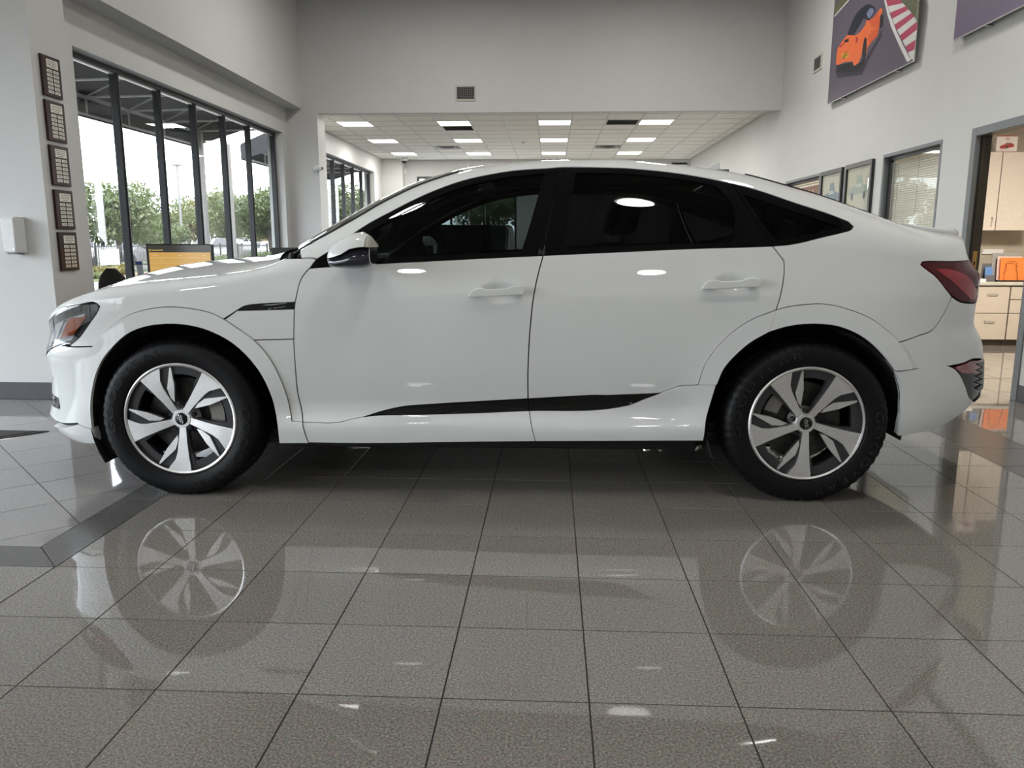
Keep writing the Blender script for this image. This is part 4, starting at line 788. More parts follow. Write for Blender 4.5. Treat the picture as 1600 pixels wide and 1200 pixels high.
'A_out': [[-0.5082, 0.2038], [-0.518, 0.2785], [-0.5182, 0.3644], [-0.5049, 0.4752], [-0.4715, 0.5804], [-0.4358, 0.6429], [-0.3968, 0.7129], [-0.3581, 0.7667], [-0.2994, 0.8226], [-0.2125, 0.872], [-0.1096, 0.9014], [-0.0154, 0.9058], [0.0587, 0.892], [0.1263, 0.8691], [0.1951, 0.8346], [0.2486, 0.7887], [0.3063, 0.7274], [0.3794, 0.6434], [0.4167, 0.586], [0.4534, 0.5091], [0.4813, 0.4242], [0.4982, 0.3539], [0.5124, 0.2629], [0.5201, 0.189], [0.5291, 0.1346]],
'trim1': [[0.6475, 1.02], [0.6761, 1.1515], [0.7388, 1.2521], [0.8006, 1.3668], [0.8554, 1.4535], [1.0148, 1.5527], [1.1245, 1.6033], [1.2012, 1.6395], [1.2898, 1.6697], [1.43, 1.7053], [1.5713, 1.7351], [1.7403, 1.7291], [1.7871, 1.74], [1.7384, 1.2198], [1.7064, 1.0038], [1.4503, 1.0046], [1.1961, 1.005], [0.9337, 1.0084], [0.7804, 1.0086]],
'trim2': [[1.7896, 1.7402], [1.951, 1.7193], [2.1007, 1.699], [2.28, 1.6896], [2.3979, 1.6633], [2.5801, 1.5992], [2.6175, 1.3959], [2.6558, 1.2442], [2.7329, 1.0116], [2.6009, 1.0094], [2.3723, 1.0088], [2.0854, 1.0042], [1.7088, 1.0038], [1.7407, 1.2189]],
'trim3': [[2.5827, 1.5993], [2.7001, 1.5479], [2.8462, 1.4688], [2.9912, 1.3986], [3.0943, 1.3383], [3.1145, 1.2826], [3.0974, 1.2296], [3.0687, 1.1976], [3.0038, 1.1409], [2.9233, 1.0804], [2.8667, 1.0449], [2.812, 1.0234], [2.7355, 1.0117], [2.6579, 1.247], [2.6196, 1.3997]],
'glass1': [[0.9553, 1.0479], [1.1953, 1.0332], [1.6086, 1.0279], [1.6281, 1.1009], [1.6737, 1.3295], [1.7144, 1.6446], [1.5721, 1.643], [1.4405, 1.6162], [1.307, 1.5781], [1.1458, 1.5086], [1.0302, 1.4461], [0.9166, 1.3705], [0.9083, 1.2787]],
'glass2': [[1.8075, 1.0317], [2.086, 1.0327], [2.5582, 1.0376], [2.5763, 1.2676], [2.5086, 1.5331], [2.3936, 1.578], [2.2763, 1.6011], [2.0983, 1.6141], [1.8608, 1.6379], [1.8381, 1.3799], [1.8165, 1.1725]],
'glass3': [[2.7539, 1.0463], [2.8309, 1.0703], [2.9769, 1.1685], [3.0436, 1.2348], [2.9827, 1.2751], [2.8365, 1.3468], [2.6919, 1.422], [2.6266, 1.4581], [2.67, 1.2596]]}
M_paint = mat('car_paint_white', (.70, .71, .70), .5, spec=0, coat=1.0, coat_r=.012, noise=0)
M_pblack = mat('gloss_black', (.003, .003, .0035), .5, spec=0, coat=1.0, coat_r=.01, noise=0)
M_rub = mat('tyre_rubber', (.004, .004, .0046), .5, spec=.2, noise=.2, nscale=90)
M_satin = mat('satin_black', (.006, .006, .0065), .5, spec=.3)
M_chrome = mat('chrome', (.75, .75, .76), .12, 1., noise=0)
M_silver = mat('machined_alloy', (.82, .81, .80), .36, 1., noise=.05, nscale=120)
M_anth = mat('anthracite_paint', (.045, .046, .050), .35, .3)
M_tint = glass_mat('privacy_glass', (.22, .25, .25), .9)
M_tint2 = glass_mat('privacy_glass_dark', (.06, .068, .068), .9)
M_clear = glass_mat('lamp_cover', (.95, .95, .95), 1.2)
ANG = math.radians(1.12)
ORG = (-1.7597, 4.4521, 0)
car = thing('car', 'white coupe crossover car parked sideways across the showroom', 'car', ORG, rotz=ANG)
def L3(p): return np.stack([p[..., 0], -p[..., 1], p[..., 2]], -1)      # (u, w, z) -> car axes, near side at -y
def Yq(q): q = np.asarray(q, float); return np.where(q <= 1, .85*q, .85+.5*(q-1))
def Qy(y): return np.where(y <= .85, y/.85, 1+(y-.85)/.5)
def skin(s, q):
    p = L3(S(s, q)); e = 2e-3
    a = L3(S(np.minimum(s+e, SR), q))-L3(S(np.maximum(s-e, SF), q)); b = L3(S(s, np.minimum(q+e, 2)))-L3(S(s, np.maximum(q-e, 0)))
    n = np.cross(a, b); ln = np.linalg.norm(n, axis=-1, keepdims=True); n = n/np.maximum(ln, 1e-12)
    c = np.stack([np.clip(p[..., 0], .3, 2.6), 0*p[..., 0], .6+0*p[..., 0]], -1)
    sg = np.sign(np.sum(n*(p-c), -1, keepdims=True)); return p, n*np.where(sg == 0, 1, sg)
def smooth_loop(P, step, closed=True):
    """Catmull-Rom through the outline, sharp where it turns hard"""
    P = np.array(P, float); n = len(P); out = []
    def tang(i):
        a, b, c = P[i-1], P[i], P[(i+1) % n]; d1, d2 = b-a, c-b; l1, l2 = np.hypot(*d1), np.hypot(*d2)
        if (not closed and i in (0, n-1)) or l1 < 1e-6 or l2 < 1e-6: return None
        if (d1@d2)/(l1*l2) < .80: return None
        return (d1/l1*l2+d2/l2*l1)/(l1+l2)
    T_ = [tang(i) for i in range(n)]
    for i in range(n if closed else n-1):
        a, b = P[i], P[(i+1) % n]; d = b-a; ln = np.hypot(*d)
        ta = T_[i] if T_[i] is not None else (d/ln if ln > 0 else d); tb = T_[(i+1) % n] if T_[(i+1) % n] is not None else (d/ln if ln > 0 else d)
        k = max(1, int(math.ceil(ln/step)))
        for j in range(k):
            t = j/k; h = [2*t**3-3*t*t+1, t**3-2*t*t+t, -2*t**3+3*t*t, t**3-t*t]
            out.append(h[0]*a+h[1]*ln*ta+h[2]*b+h[3]*ln*tb)
    if not closed: out.append(P[-1])
    return np.array(out)
def inside(pts, loop):
    x, y = pts[:, 0], pts[:, 1]; c = np.zeros(len(pts), bool); n = len(loop)
    for i in range(n):
        a, b = loop[i], loop[(i+1) % n]
        if a[1] == b[1]: continue
        m = (a[1] > y) != (b[1] > y); c ^= m & (x < (b[0]-a[0])*(y-a[1])/(b[1]-a[1])+a[0])
    return c
def panel(name, loops, m, off=0., flange=.016, step=.03, mirror=True, parent=None, disp=None, label=None, edge=.022, refine=None):
    """sheet cut out of the car's side skin along the outline(s); loops[1:] are holes"""
    LP = [smooth_loop(np.stack([np.array(l)[:, 0], Yq(np.array(l)[:, 1])], 1), edge) for l in loops]
    lo, hi = LP[0].min(0), LP[0].max(0)
    gx, gy = np.meshgrid(np.arange(lo[0]+step/2, hi[0], step), np.arange(lo[1]+step/2, hi[1], step)); pts = np.stack([gx.ravel(), gy.ravel()], 1)
    ok = inside(pts, LP[0])
    for h in LP[1:]: ok &= ~inside(pts, h)
    allb = np.concatenate(LP)
    pts = pts[ok]
    if len(pts): pts = pts[[np.min(np.hypot(*(allb-p).T)) > .45*step for p in pts]]
    if refine:                                   # denser points round a pressed-in bowl
        s0_, y0_, rs_, ry_ = refine
        fx, fy = np.meshgrid(np.arange(s0_-rs_, s0_+rs_, .007), np.arange(y0_-ry_, y0_+ry_, .007)); fine = np.stack([fx.ravel(), fy.ravel()], 1)
        pts = np.concatenate([pts[(np.abs(pts[:, 0]-s0_) > rs_+.004) | (np.abs(pts[:, 1]-y0_) > ry_+.004)], fine])
    V = np.concatenate([allb, pts]) if len(pts) else allb; E = []; b = 0
    for l in LP: E += [(b+i, b+(i+1) % len(l)) for i in range(len(l))]; b += len(l)
    res = delaunay_2d_cdt([Vector(p) for p in V], E, [], 0, 1e-6)
    vv = np.array([tuple(p) for p in res[0]]); tri = [f for f in res[2] if len(f) == 3]
    c = np.array([vv[list(f)].mean(0) for f in tri]); ok = inside(c, LP[0])
    for h in LP[1:]: ok &= ~inside(c, h)
    tri = [f for f, k in zip(tri, ok) if k]
    p, n = skin(vv[:, 0], np.clip(Qy(vv[:, 1]), 0, 2))
    if disp is not None:
        d = disp(p); g_ = p+n*(off+d)[:, None]; e = .001
        dx = (disp(p+np.array([e, 0, 0]))-disp(p-np.array([e, 0, 0])))/(2*e); dz = (disp(p+np.array([0, 0, e]))-disp(p-np.array([0, 0, e])))/(2*e)
        n = n-dx[:, None]*np.array([1., 0, 0])-dz[:, None]*np.array([0, 0, 1.]); n = n/np.linalg.norm(n, axis=1, keepdims=True)
    else: g_ = p+n*off
    tri = [f if np.cross(g_[f[1]]-g_[f[0]], g_[f[2]]-g_[f[0]])@n[f[0]] > 0 else f[::-1] for f in tri]
    cnt = {}
    for f in tri:
        for i in range(3): cnt[(f[i], f[(i+1) % 3])] = 1
    rim = [(a, b_) for (a, b_) in cnt if (b_, a) not in cnt]
    nv = len(vv); verts = [tuple(x) for x in g_]; faces = [tuple(f) for f in tri]; norms = [tuple(x) for x in n]
    if flange > 0:
        idx = {}
        def dup(a, depth):
            k = (a, depth)
            if k not in idx:
                idx[k] = len(verts); verts.append(tuple(g_[a]-n[a]*depth)); norms.append(None)
            return idx[k]
        for a, b_ in rim: faces.append((b_, a, dup(a, flange), dup(b_, flange)))
    out = []
    for sgn in ((1, -1) if mirror else (1,)):
        me = bpy.data.meshes.new(name)
        vs = verts if sgn == 1 else [(x, -y, z) for x, y, z in verts]; fs = faces if sgn == 1 else [f[::-1] for f in faces]
        me.from_pydata(vs, [], fs); me.materials.append(m)
        sm_ = [len(f) == 3 for f in fs]; me.polygons.foreach_set('use_smooth', sm_)
        if True:
            ln = []
            for f in fs:
                if len(f) == 3:
                    for a in f: x = norms[a]; ln.append(x if sgn == 1 else (x[0], -x[1], x[2]))
                else:
                    q0, q1, q2 = Vector(vs[f[0]]), Vector(vs[f[1]]), Vector(vs[f[2]]); nn = (q1-q0).cross(q2-q0)
                    nn = nn.normalized() if nn.length > 1e-12 else Vector((0, 0, 1)); ln += [tuple(nn)]*len(f)
            me.normals_split_custom_set(ln)
        o = bpy.data.objects.new(name, me); COL.objects.link(o); o.parent = parent or car
        if label: o['label'] = label
        out.append(o)
    return out
def cm(name, g, m, parent=None, **k): return mk(name, g, m, parent or car, local=True, **k)
def C(u, w, z): return (u, -w, z)
# added black sheet behind the seams: paints gap shade and blocks light
A_in, R_in = POLY['A_in'], POLY['R_in']
sh = [(SF+.001, .06), (-.62, .06)]+A_in+[(.6, .02), (1.6, .02), (2.4, .02)]+R_in+[(3.5, .06), (4.0, .06), (SR-.001, .06), (SR-.001, .985), (4.0, .985), (3.0, .985), (2.0, .975), (.66, .965), (.4, .975), (0, .985), (-.5, .985), (-1.2, .985), (SF+.001, .985)]
panel('seam_shade_sheet', [sh], M_dark, off=-.024, flange=.0, step=.08, edge=.06)
# ---- painted panels
def bowl(u0, z0, ru, rz, depth):
    def d(p):
        r = np.hypot((p[:, 0]-u0)/ru, (p[:, 2]-z0)/rz); return -depth*np.clip(1-r*r, 0, 1)**2
    return d
HF, HR = (1.507, .972), (2.549, 1.010)       # centres of the handle bowls (u, z)
yq_ = lambda c: .85*(c[1]-float(z0(c[0])))/(float(zb(c[0]))-float(z0(c[0])))
fd = panel('front_door', [POLY['front_door']], M_paint, step=.022, disp=bowl(*HF, .105, .055, .024), refine=(HF[0], yq_(HF), .115, .055))
rd = panel('rear_door', [POLY['rear_door']], M_paint, step=.022, disp=bowl(*HR, .105, .055, .024), refine=(HR[0], yq_(HR), .115, .055))
panel('front_fender', [POLY['front_fender']], M_paint)
panel('charging_flap', [POLY['charge_flap']], M_paint)
panel('fender_panel', [POLY['fender_lower']], M_paint)
panel('body_side_frame', [POLY['body_side_frame']], M_paint, step=.03)
panel('front_arch_trim', [POLY['front_arch_trim']], M_paint, off=.008, flange=.016)
panel('rear_arch_trim', [POLY['rear_arch_trim']], M_paint, off=.008, flange=.016)
panel('rear_door_arch_trim', [POLY['rear_door_arch_trim']], M_paint, off=.008, flange=.016)
panel('front_rocker', [POLY['front_rocker']], M_paint, off=.004, flange=.04)
panel('rear_rocker', [POLY['rear_rocker']], M_paint, off=.004, flange=.04)
panel('rear_bumper', [POLY['rear_bumper']], M_paint)
panel('lower_rear_bumper', [POLY['rear_bumper_lower']], M_paint, off=.003, flange=.04)
panel('front_bumper', [POLY['front_bumper'], POLY['air_intake']], M_paint)
panel('front_lip', [POLY['front_lip']], M_paint, off=.003, flange=.04)
panel('tailgate', [POLY['tail_gate']], M_paint)
panel('nose_panel', [[(-.925, 1.97), POLY['headlight'][7], (-.985, 1.0), (SF+.0004, 1.0), (SF+.0004, 1.97), (-1.2, 1.97)]], M_paint)
# ---- gloss black pieces
bdg = panel('side_badge', [POLY['fender_badge']], M_pblack, off=-.001)
panel('door_strip', [POLY['front_door_strip']], M_pblack, off=.002); panel('door_strip', [POLY['rear_door_strip']], M_pblack, off=.002)
panel('window_trim', [POLY['trim1'], POLY['glass1']], M_pblack, off=.001); panel('window_trim', [POLY['trim2'], POLY['glass2']], M_pblack, off=.001); panel('window_trim', [POLY['trim3'], POLY['glass3']], M_pblack, off=.001)
panel('front_window', [POLY['glass1']], M_tint, off=-.003, flange=0, step=.05, label='tinted front side window')
panel('rear_window', [POLY['glass2']], M_tint2, off=-.003, flange=0, step=.05, label='dark tinted rear side window'); panel('quarter_window', [POLY['glass3']], M_tint2, off=-.003, flange=0, step=.05)
gr = panel('grille', [[(-.995, .62), (-1.05, .97), (SF+.0004, .97), (SF+.0004, .14), (-1.13, .14), (-1.13, .60)]], M_pblack, off=-.006)
for o in gr: o['label'] = 'gloss black front grille'
panel('air_intake', [POLY['air_intake']], M_pblack, off=-.012, flange=0)
for k in range(5): panel('intake_bar', [[(-.80+.0*k, .50-.06*k), (-1.115, .50-.06*k), (-1.115, .488-.06*k), (-.80, .488-.06*k)]], M_chrome, off=-.004, flange=.006, edge=.05)
panel('front_lip_trim', [POLY['front_lip_trim']], M_chrome, off=.002)
panel('rear_reflector', [POLY['rear_reflector']], mat('reflector_red', (.22, .008, .014), .15, coat=1, noise=0), off=.001)
panel('rear_insert', [POLY['rear_bumper_insert']], M_pblack, off=-.002)
for k in range(5): panel('insert_louvre', [[(3.80, .30-.045*k), (4.18, .27-.04*k), (4.18, .255-.04*k), (3.82, .285-.045*k)]], M_anth, off=.006, flange=.008, edge=.05)
# ---- lamps
hl = panel('headlight', [POLY['headlight']], M_satin, off=-.022, flange=.01)
def inset_poly(P, k, c=None):
    P = np.array(P); c = P.mean(0) if c is None else c; return [tuple(c+(p-c)*k) for p in P]
for side, H in enumerate(hl):
    pass
HLP = POLY['headlight']
panel('lamp_reflector', [[(-.93, .97), (-.45, .935), (-.55, .80), (-.95, .82)]], mat('lamp_chrome', (.62, .64, .67), .22, .9, noise=0), off=-.016, flange=.004, edge=.05)
panel('turn_signal', [[(-.56, .935), (-.435, .915), (-.53, .825), (-.66, .825)]], mat('amber_lens', (.42, .085, .01), .2, coat=1, noise=0), off=-.011, flange=.004)
panel('lamp_guide', [[(-.70, .945), (-.60, .94), (-.72, .825), (-.82, .825)]], mat('lamp_white', (.75, .78, .82), .2, .4, noise=0), off=-.011, flange=.004)
for k in range(3):
    z_ = .80-.022*k; panel('light_bar', [[(-.94, z_), (-.55-.02*k, z_), (-.56-.02*k, z_-.010), (-.94, z_-.010)]], mat('lamp_white', (.75, .78, .82), .2, .4, noise=0), off=-.010, flange=.004)
panel('lamp_brow', [[HLP[i] for i in (3, 4, 5, 6, 7)]+[(-.93, .975), (-.60, .965), (-.45, .955)]], M_pblack, off=-.004, flange=.01)
panel('lamp_cover', [POLY['headlight']], M_clear, off=-.001, flange=0)
tl = panel('tail_light', [POLY['tail_light']], mat('tail_red', (.075, .006, .010), .3, spec=0, coat=.5, coat_r=.01, noise=0), off=.002)
panel('tail_light_bar', [[(3.47, .960), (3.58, .960), (4.03, .79), (4.06, .855), (3.98, .90), (3.66, .945)][:0] or [(3.52, .955), (3.62, .965), (3.86, .835), (3.86, .775), (3.78, .765)]], mat('tail_red_bright', (.30, .006, .018), .3, spec=0, coat=1, coat_r=.01, noise=0), off=.0035, flange=.003)
panel('tail_light_lens', [[(3.90, .965), (4.13, .97), (4.15, .86), (4.0, .78), (3.86, .80)]], mat('tail_smoke', (.09, .014, .02), .3, spec=0, coat=1, coat_r=.01, noise=0), off=.0035, flange=.003)
# charging/side badge lettering strip
def decal(name, txt, s0, s1, q, h, m, par):
    v, f = text_mesh(txt, 1, 0)
    xs = [p[0] for p in v]; w0 = max(xs)-min(xs); k = (s1-s0)/w0
    pp_, nn = skin(np.array([s0+(p[0]-min(xs))*k for p in v]), np.array([q+p[1]*h for p in v]))
    pts = pp_+nn*.0012
    return cm(name, G().add([tuple(x) for x in pts], f), m, par)
decal('badge_lettering', '- SIDE - BAR -'[:0] or 'e-tron', .455, .535, .815, .014, mat('badge_grey', (.35, .35, .35), .3, .6), bdg[0])
panel('badge_glint_strip', [[(.43, .842), (.54, .834), (.54, .831), (.45, .836)]], mat('badge_grey', (.35, .35, .35), .3, .6), off=.0005, flange=.001, parent=None, mirror=False)
decal('pillar_lettering', 'Audi', 1.685, 1.715, 1.022, .045, mat('badge_dim', (.06, .06, .06), .4), None)
# ---- top patches: bonnet, screens, roof, deck
crown = tab([(-1.6, .0), (-1.2, .015), (-.9, .035), (-.5, .062), (0, .075), (.4, .062), (.5, .055), (.9, .05), (1.3, .045), (1.9, .04), (2.6, .035), (3.3, .02), (3.6, .004), (4.7, 0)])
bow = tab([(-1.6, 0), (-.9, 0), (.3, -.10), (.55, -.13), (1.3, -.10), (2.0, 0), (2.8, .05), (3.5, .10), (3.9, .06), (4.7, 0)])
def patch(name, s0, s1, m, ns, dz=0., wk=1., nw=26, parent=None, mirror=False, label=None):
    ss = np.linspace(s0, s1, ns); vs = []
    for s in ss:
        e = S(s, 2.0); we = max(e[1], 1e-4)*wk
        for j in range(nw+1):
            t = -1+2*j/nw; k = 1-t*t
            vs.append(C(e[0]+float(bow(s))*k, t*we, e[2]+float(crown(s))*k*(1.0)+dz))
    fs = [(i*(nw+1)+j, i*(nw+1)+j+1, (i+1)*(nw+1)+j+1, (i+1)*(nw+1)+j) for i in range(ns-1) for j in range(nw)]
    g = G().add(vs, fs); n0 = (Vector(vs[1])-Vector(vs[0])).cross(Vector(vs[nw+1])-Vector(vs[0]))
    if n0.z < 0: g.f = [f[::-1] for f in g.f]
    o = cm(name, g, m, parent, label=label); o.data.shade_smooth(); return o
hood = patch('bonnet', SF+.002, .455, M_paint, 60, dz=-.001, label='white bonnet')
patch('cowl', .43, .57, M_satin, 6, dz=-.022, wk=.97)
patch('windscreen', .545, 1.27, glass_mat('windscreen_glass', (.55, .60, .60), 1.2), 26, dz=-.003, wk=.995)
patch('windscreen_frit', 1.265, 1.335, M_pblack, 4, dz=-.003, wk=.995)
patch('roof', 1.33, 2.66, M_paint, 36, dz=-.001)
patch('rear_screen', 2.665, 3.44, M_pblack, 24, dz=-.006, wk=.992, label='black tinted rear screen')
patch('deck_lid', 3.44, SR-.002, M_paint, 40, dz=-.002)
pts = [S(s, 2.0) for s in np.linspace(3.50, SR-.002, 30)]; pts = [C(p[0]+.004, p[1]*.99, p[2]+.006) for p in pts]
pts = pts+[(p[0], -p[1], p[2]) for p in pts[::-1][1:]]
cm('spoiler', G().tube(pts, [.006+.012*min(1, i/8, (len(pts)-1-i)/8) for i in range(len(pts))], 10), M_paint, smooth=True)
cm('roof_antenna', G().prism([C(2.60, -.02, 1.592), C(2.665, -.02, 1.634), C(2.685, -.02, 1.634), C(2.69, -.02, 1.586)], (0, -.035, 0)), M_paint, bevel=.008, seg=3)
# black seals along screen edges
def edge_tube(name, s0, s1, r, dz=.0, n=24):
    for sg in (1, -1):
        p = [S(s, 2.0) for s in np.linspace(s0, s1, n)]; cm(name, G().tube([C(q[0], sg*(q[1]-.006), q[2]+dz) for q in p], r, 6), M_satin, smooth=True)
edge_tube('screen_seal', .52, 1.30, .0075, .002); edge_tube('rear_screen_seal', 2.68, 3.44, .006, .001)
for sg in (1, -1):
    cm('wiper', G().tube([C(.50, sg*.70, 1.13), C(.47, sg*.45, 1.15), C(.44, sg*.10, 1.165)], .008, 6), M_satin, smooth=True)
    cm('wiper_pivot', G().lathe([(.022, 0), (.018, .03), (0, .034)], C(.50, sg*.70, 1.115), n=12, cap=False), M_satin, smooth=True)
# ---- underbody, wheel housings
cm('underbody', G().box(-.55, 3.30, -.78, .78, .215, .30), M_satin, bevel=.03)
cm('sill_underside', G().box(.50, 2.44, -.875, -.70, .226, .29).box(.50, 2.44, .70, .875, .226, .29), M_satin, bevel=.01)
for u0 in (0, 2.928):
    for sg in (1, -1):
        g = G(); n = 28; R0 = .452; vs = []
        for i in range(n+1):
            a = -.40*(u0 == 0)-.12+(PI+.5+.1*(u0 == 0))*i/n if u0 == 0 else -.42+(PI+.60)*i/n
            for (w, r) in ((.915, R0), (.60, R0), (.58, 0.02)): vs.append(C(u0-math.cos(a)*r, sg*w, .372+math.sin(a)*r if r > .1 else .372))
        for i in range(n):
            g_ = 3*i; g.f += [(g_, g_+1, g_+4, g_+3), (g_+1, g_+2, g_+5, g_+4)]
        g.v = vs; cm('wheel_housing', g, mat('liner_black', (.010, .010, .010), .9, noise=.3, nscale=150))
    if u0 == 0: cm('mud_guard', G().prism([C(u0+(-.44 if u0 == 0 else .40), .86, .165 if u0 == 0 else .30), C(u0+(-.33 if u0 == 0 else .36), .86, .19 if u0 == 0 else .30), C(u0+(-.40 if u0 == 0 else .36), .86, .42), C(u0+(-.50 if u0 == 0 else .42), .86, .42)], (0, 1.72, 0)), M_satin)
    cm('axle', G().lathe([(.05, -.70), (.05, .70)], (u0, 0, .36), axis='y', n=14).box(u0-.09, u0+.09, -.66, -.62, .45, .74).box(u0-.09, u0+.09, .62, .66, .45, .74), mat('suspension_metal', (.10, .095, .09), .5, .6))
# ---- door handles with bowls
def handle(u0, u1, z0, z1, w, lab, door):
    L = u1-u0
    top = [(0, .0), (.09, .62), (.23, .80), (.32, .62), (.68, .66), (.76, .90), (.93, .92), (1, .55)]; bot = [(.97, .05), (.70, -.0), (.40, -.06), (.02, -.12)]
    # z rises slightly to the rear
    zz = lambda a, b: z0+(z1-z0)*a*.18+b*.047
    prof = [C(u0+a*L, w+.040, zz(a, b)) for a, b in top+bot]
    h = cm('door_handle', G().prism(prof, (0, .022, 0)), M_paint, door, bevel=.007, seg=3, smooth=False); h.data.shade_smooth(); h.data.set_sharp_from_angle(angle=1.0)
    for a in (.10, .86):
        cm('handle_mount', G().lathe([(.013, 0), (.013, -.03)], C(u0+a*L, w, zz(a, .3)), axis='y', n=12), M_paint, h)
def w_at(u, z):
    q = (z-float(z0_(u)))/(float(zb(u))-float(z0_(u))); return float(S(u, q)[1])
z0_ = z0
handle(1.372, 1.626, .958, .988, w_at(1.50, .975), '', fd[0]); handle(2.410, 2.672, .996, 1.020, w_at(2.54, 1.0), '', rd[0])
# ---- door mirrors
def loft(rings, cap=True):
    n = len(rings[0]); k = len(rings); fs = [(i*n+j, i*n+(j+1) % n, (i+1)*n+(j+1) % n, (i+1)*n+j) for i in range(k-1) for j in range(n)]
    if cap: fs += [tuple(range(n))[::-1], tuple(range((k-1)*n, k*n))]
    g = G().add([p for r in rings for p in r], fs); return g
ust = [.772, .785, .81, .845, .885, .925, .950, .966]
ztop = [1.150, 1.172, 1.193, 1.213, 1.233, 1.240, 1.224, 1.196]; zsp = [1.122, 1.124, 1.129, 1.140, 1.163, 1.170, 1.172, 1.173]; zbt = [1.108, 1.095, 1.089, 1.087, 1.085, 1.086, 1.090, 1.10]
dep = [.035, .06, .075, .09, .10, .105, .105, .10]
def sec(u, zc, hz, wc, hw, sg, e=2.6, n=20): return [C(u, sg*(wc+hw*math.copysign(abs(math.cos(a))**(2/e), math.cos(a))), zc+hz*math.copysign(abs(math.sin(a))**(2/e), math.sin(a))) for a in [2*PI*j/n for j in range(n)]]
for sg in (1, -1):
    wc = 1.06
    lo = loft([sec(u, (a+b)/2, (a-b)/2+.004, wc, d*.98, sg) for u, a, b, d in zip(ust, zsp, zbt, dep)])
    mh = cm('mirror_housing', lo, mat('mirror_black', (.010, .011, .020), .18, coat=.8, noise=0), smooth=True, ang=50)
    up = loft([sec(u, b+.001, a-b, wc, d, sg, 2.2) for u, a, b, d in zip(ust[:-1], ztop[:-1], [z+.004 for z in zsp[:-1]], dep[:-1])])
    up.v = [(x, y, max(z, float(np.interp(x, ust, zsp))+.004)) for x, y, z in up.v]
    cm('mirror_cap', up, M_paint, mh, smooth=True, ang=50)
    rm = loft([sec(u, b+.001, (a-b)*k, wc, d*k, sg, 2.2) for u, a, b, d, k in ((.953, 1.222, 1.170, .105, 1.0), (.972, 1.196, 1.170, .102, .92))])
    rm.v = [(x, y, max(z, 1.175)) for x, y, z in rm.v]
    cm('mirror_rim', rm, mat('rim_beige', (.40, .39, .34), .4), mh, smooth=True, ang=50)
    cm('mirror_glass', loft([sec(.9665, 1.145, .05, wc, .09, sg), sec(.968, 1.145, .048, wc, .088, sg)]), M_chrome, mh)
    cm('mirror_arm', G().prism([C(.80, sg*.93, 1.088), C(.90, sg*.93, 1.088), C(.90, sg*.93, 1.115), C(.80, sg*.93, 1.115)], (0, -sg*.06, 0)), M_satin, mh, bevel=.006)
# ---- cabin
M_seat = mat('black_leather', (.012, .012, .013), .55, noise=.1, nscale=80)
cm('cabin_floor', G().box(.5, 3.4, -.78, .78, .30, .34), M_satin)
cm('dashboard', G().prism([C(.56, .70, .70), C(.56, .70, 1.06), C(.80, .70, 1.09), C(1.00, .70, 1.03), C(1.02, .70, .86), C(.90, .70, .70)], (0, 1.40, 0)), M_seat, bevel=.03, seg=3)
sw = cm('steering_wheel', G().tube([C(1.11+.085*math.sin(a*PI/16), .37+.185*math.cos(a*PI/16), .985+.165*math.sin(a*PI/16)) for a in range(32)], .016, 8, True), M_seat, smooth=True)
cm('steering_hub', G().ball(C(1.10, .37, .985), (.04, .075, .06)), M_seat, sw, smooth=True)
def seat(u, w, rear=False):
    hw = .25 if not rear else .56; lean = .24
    st = cm('seat_cushion', G().box(u, u+.52, -w-hw, -w+hw, .52, .66), M_seat, bevel=.05, seg=3)
    cm('seat_back', G().prism([C(u+.46, w-hw, .62), C(u+.60, w-hw, .62), C(u+.60+lean, w-hw, 1.20), C(u+.50+lean, w-hw, 1.20)], (0, -2*hw, 0)), M_seat, st, bevel=.05, seg=3)
    for dw in ((0,) if not rear else (-.33, .33)):
        cm('headrest', G().prism([C(u+.56+lean, w+dw-.13, 1.235), C(u+.66+lean, w+dw-.13, 1.235), C(u+.69+lean, w+dw-.13, 1.42), C(u+.60+lean, w+dw-.13, 1.42)], (0, -.26, 0)), M_seat, st, bevel=.045, seg=3)
        cm('headrest_post', G().lathe([(.008, 1.17), (.008, 1.26)], C(u+.60+lean, w+dw-.06, 0), n=8).lathe([(.008, 1.17), (.008, 1.26)], C(u+.60+lean, w+dw+.06, 0), n=8), M_chrome, st)
seat(1.28, .37); seat(1.28, -.37); seat(2.22, 0, True)
cm('parcel_shelf', G().box(2.95, 3.45, -.65, .65, 1.04, 1.08), M_seat); cm('inner_mirror', G().box(1.02, 1.05, -.13, .13, 1.36, 1.42), M_seat, bevel=.012)
cm('head_lining', G().box(1.42, 2.62, -.50, .50, 1.535, 1.55), mat('lining', (.05, .05, .05), .9))
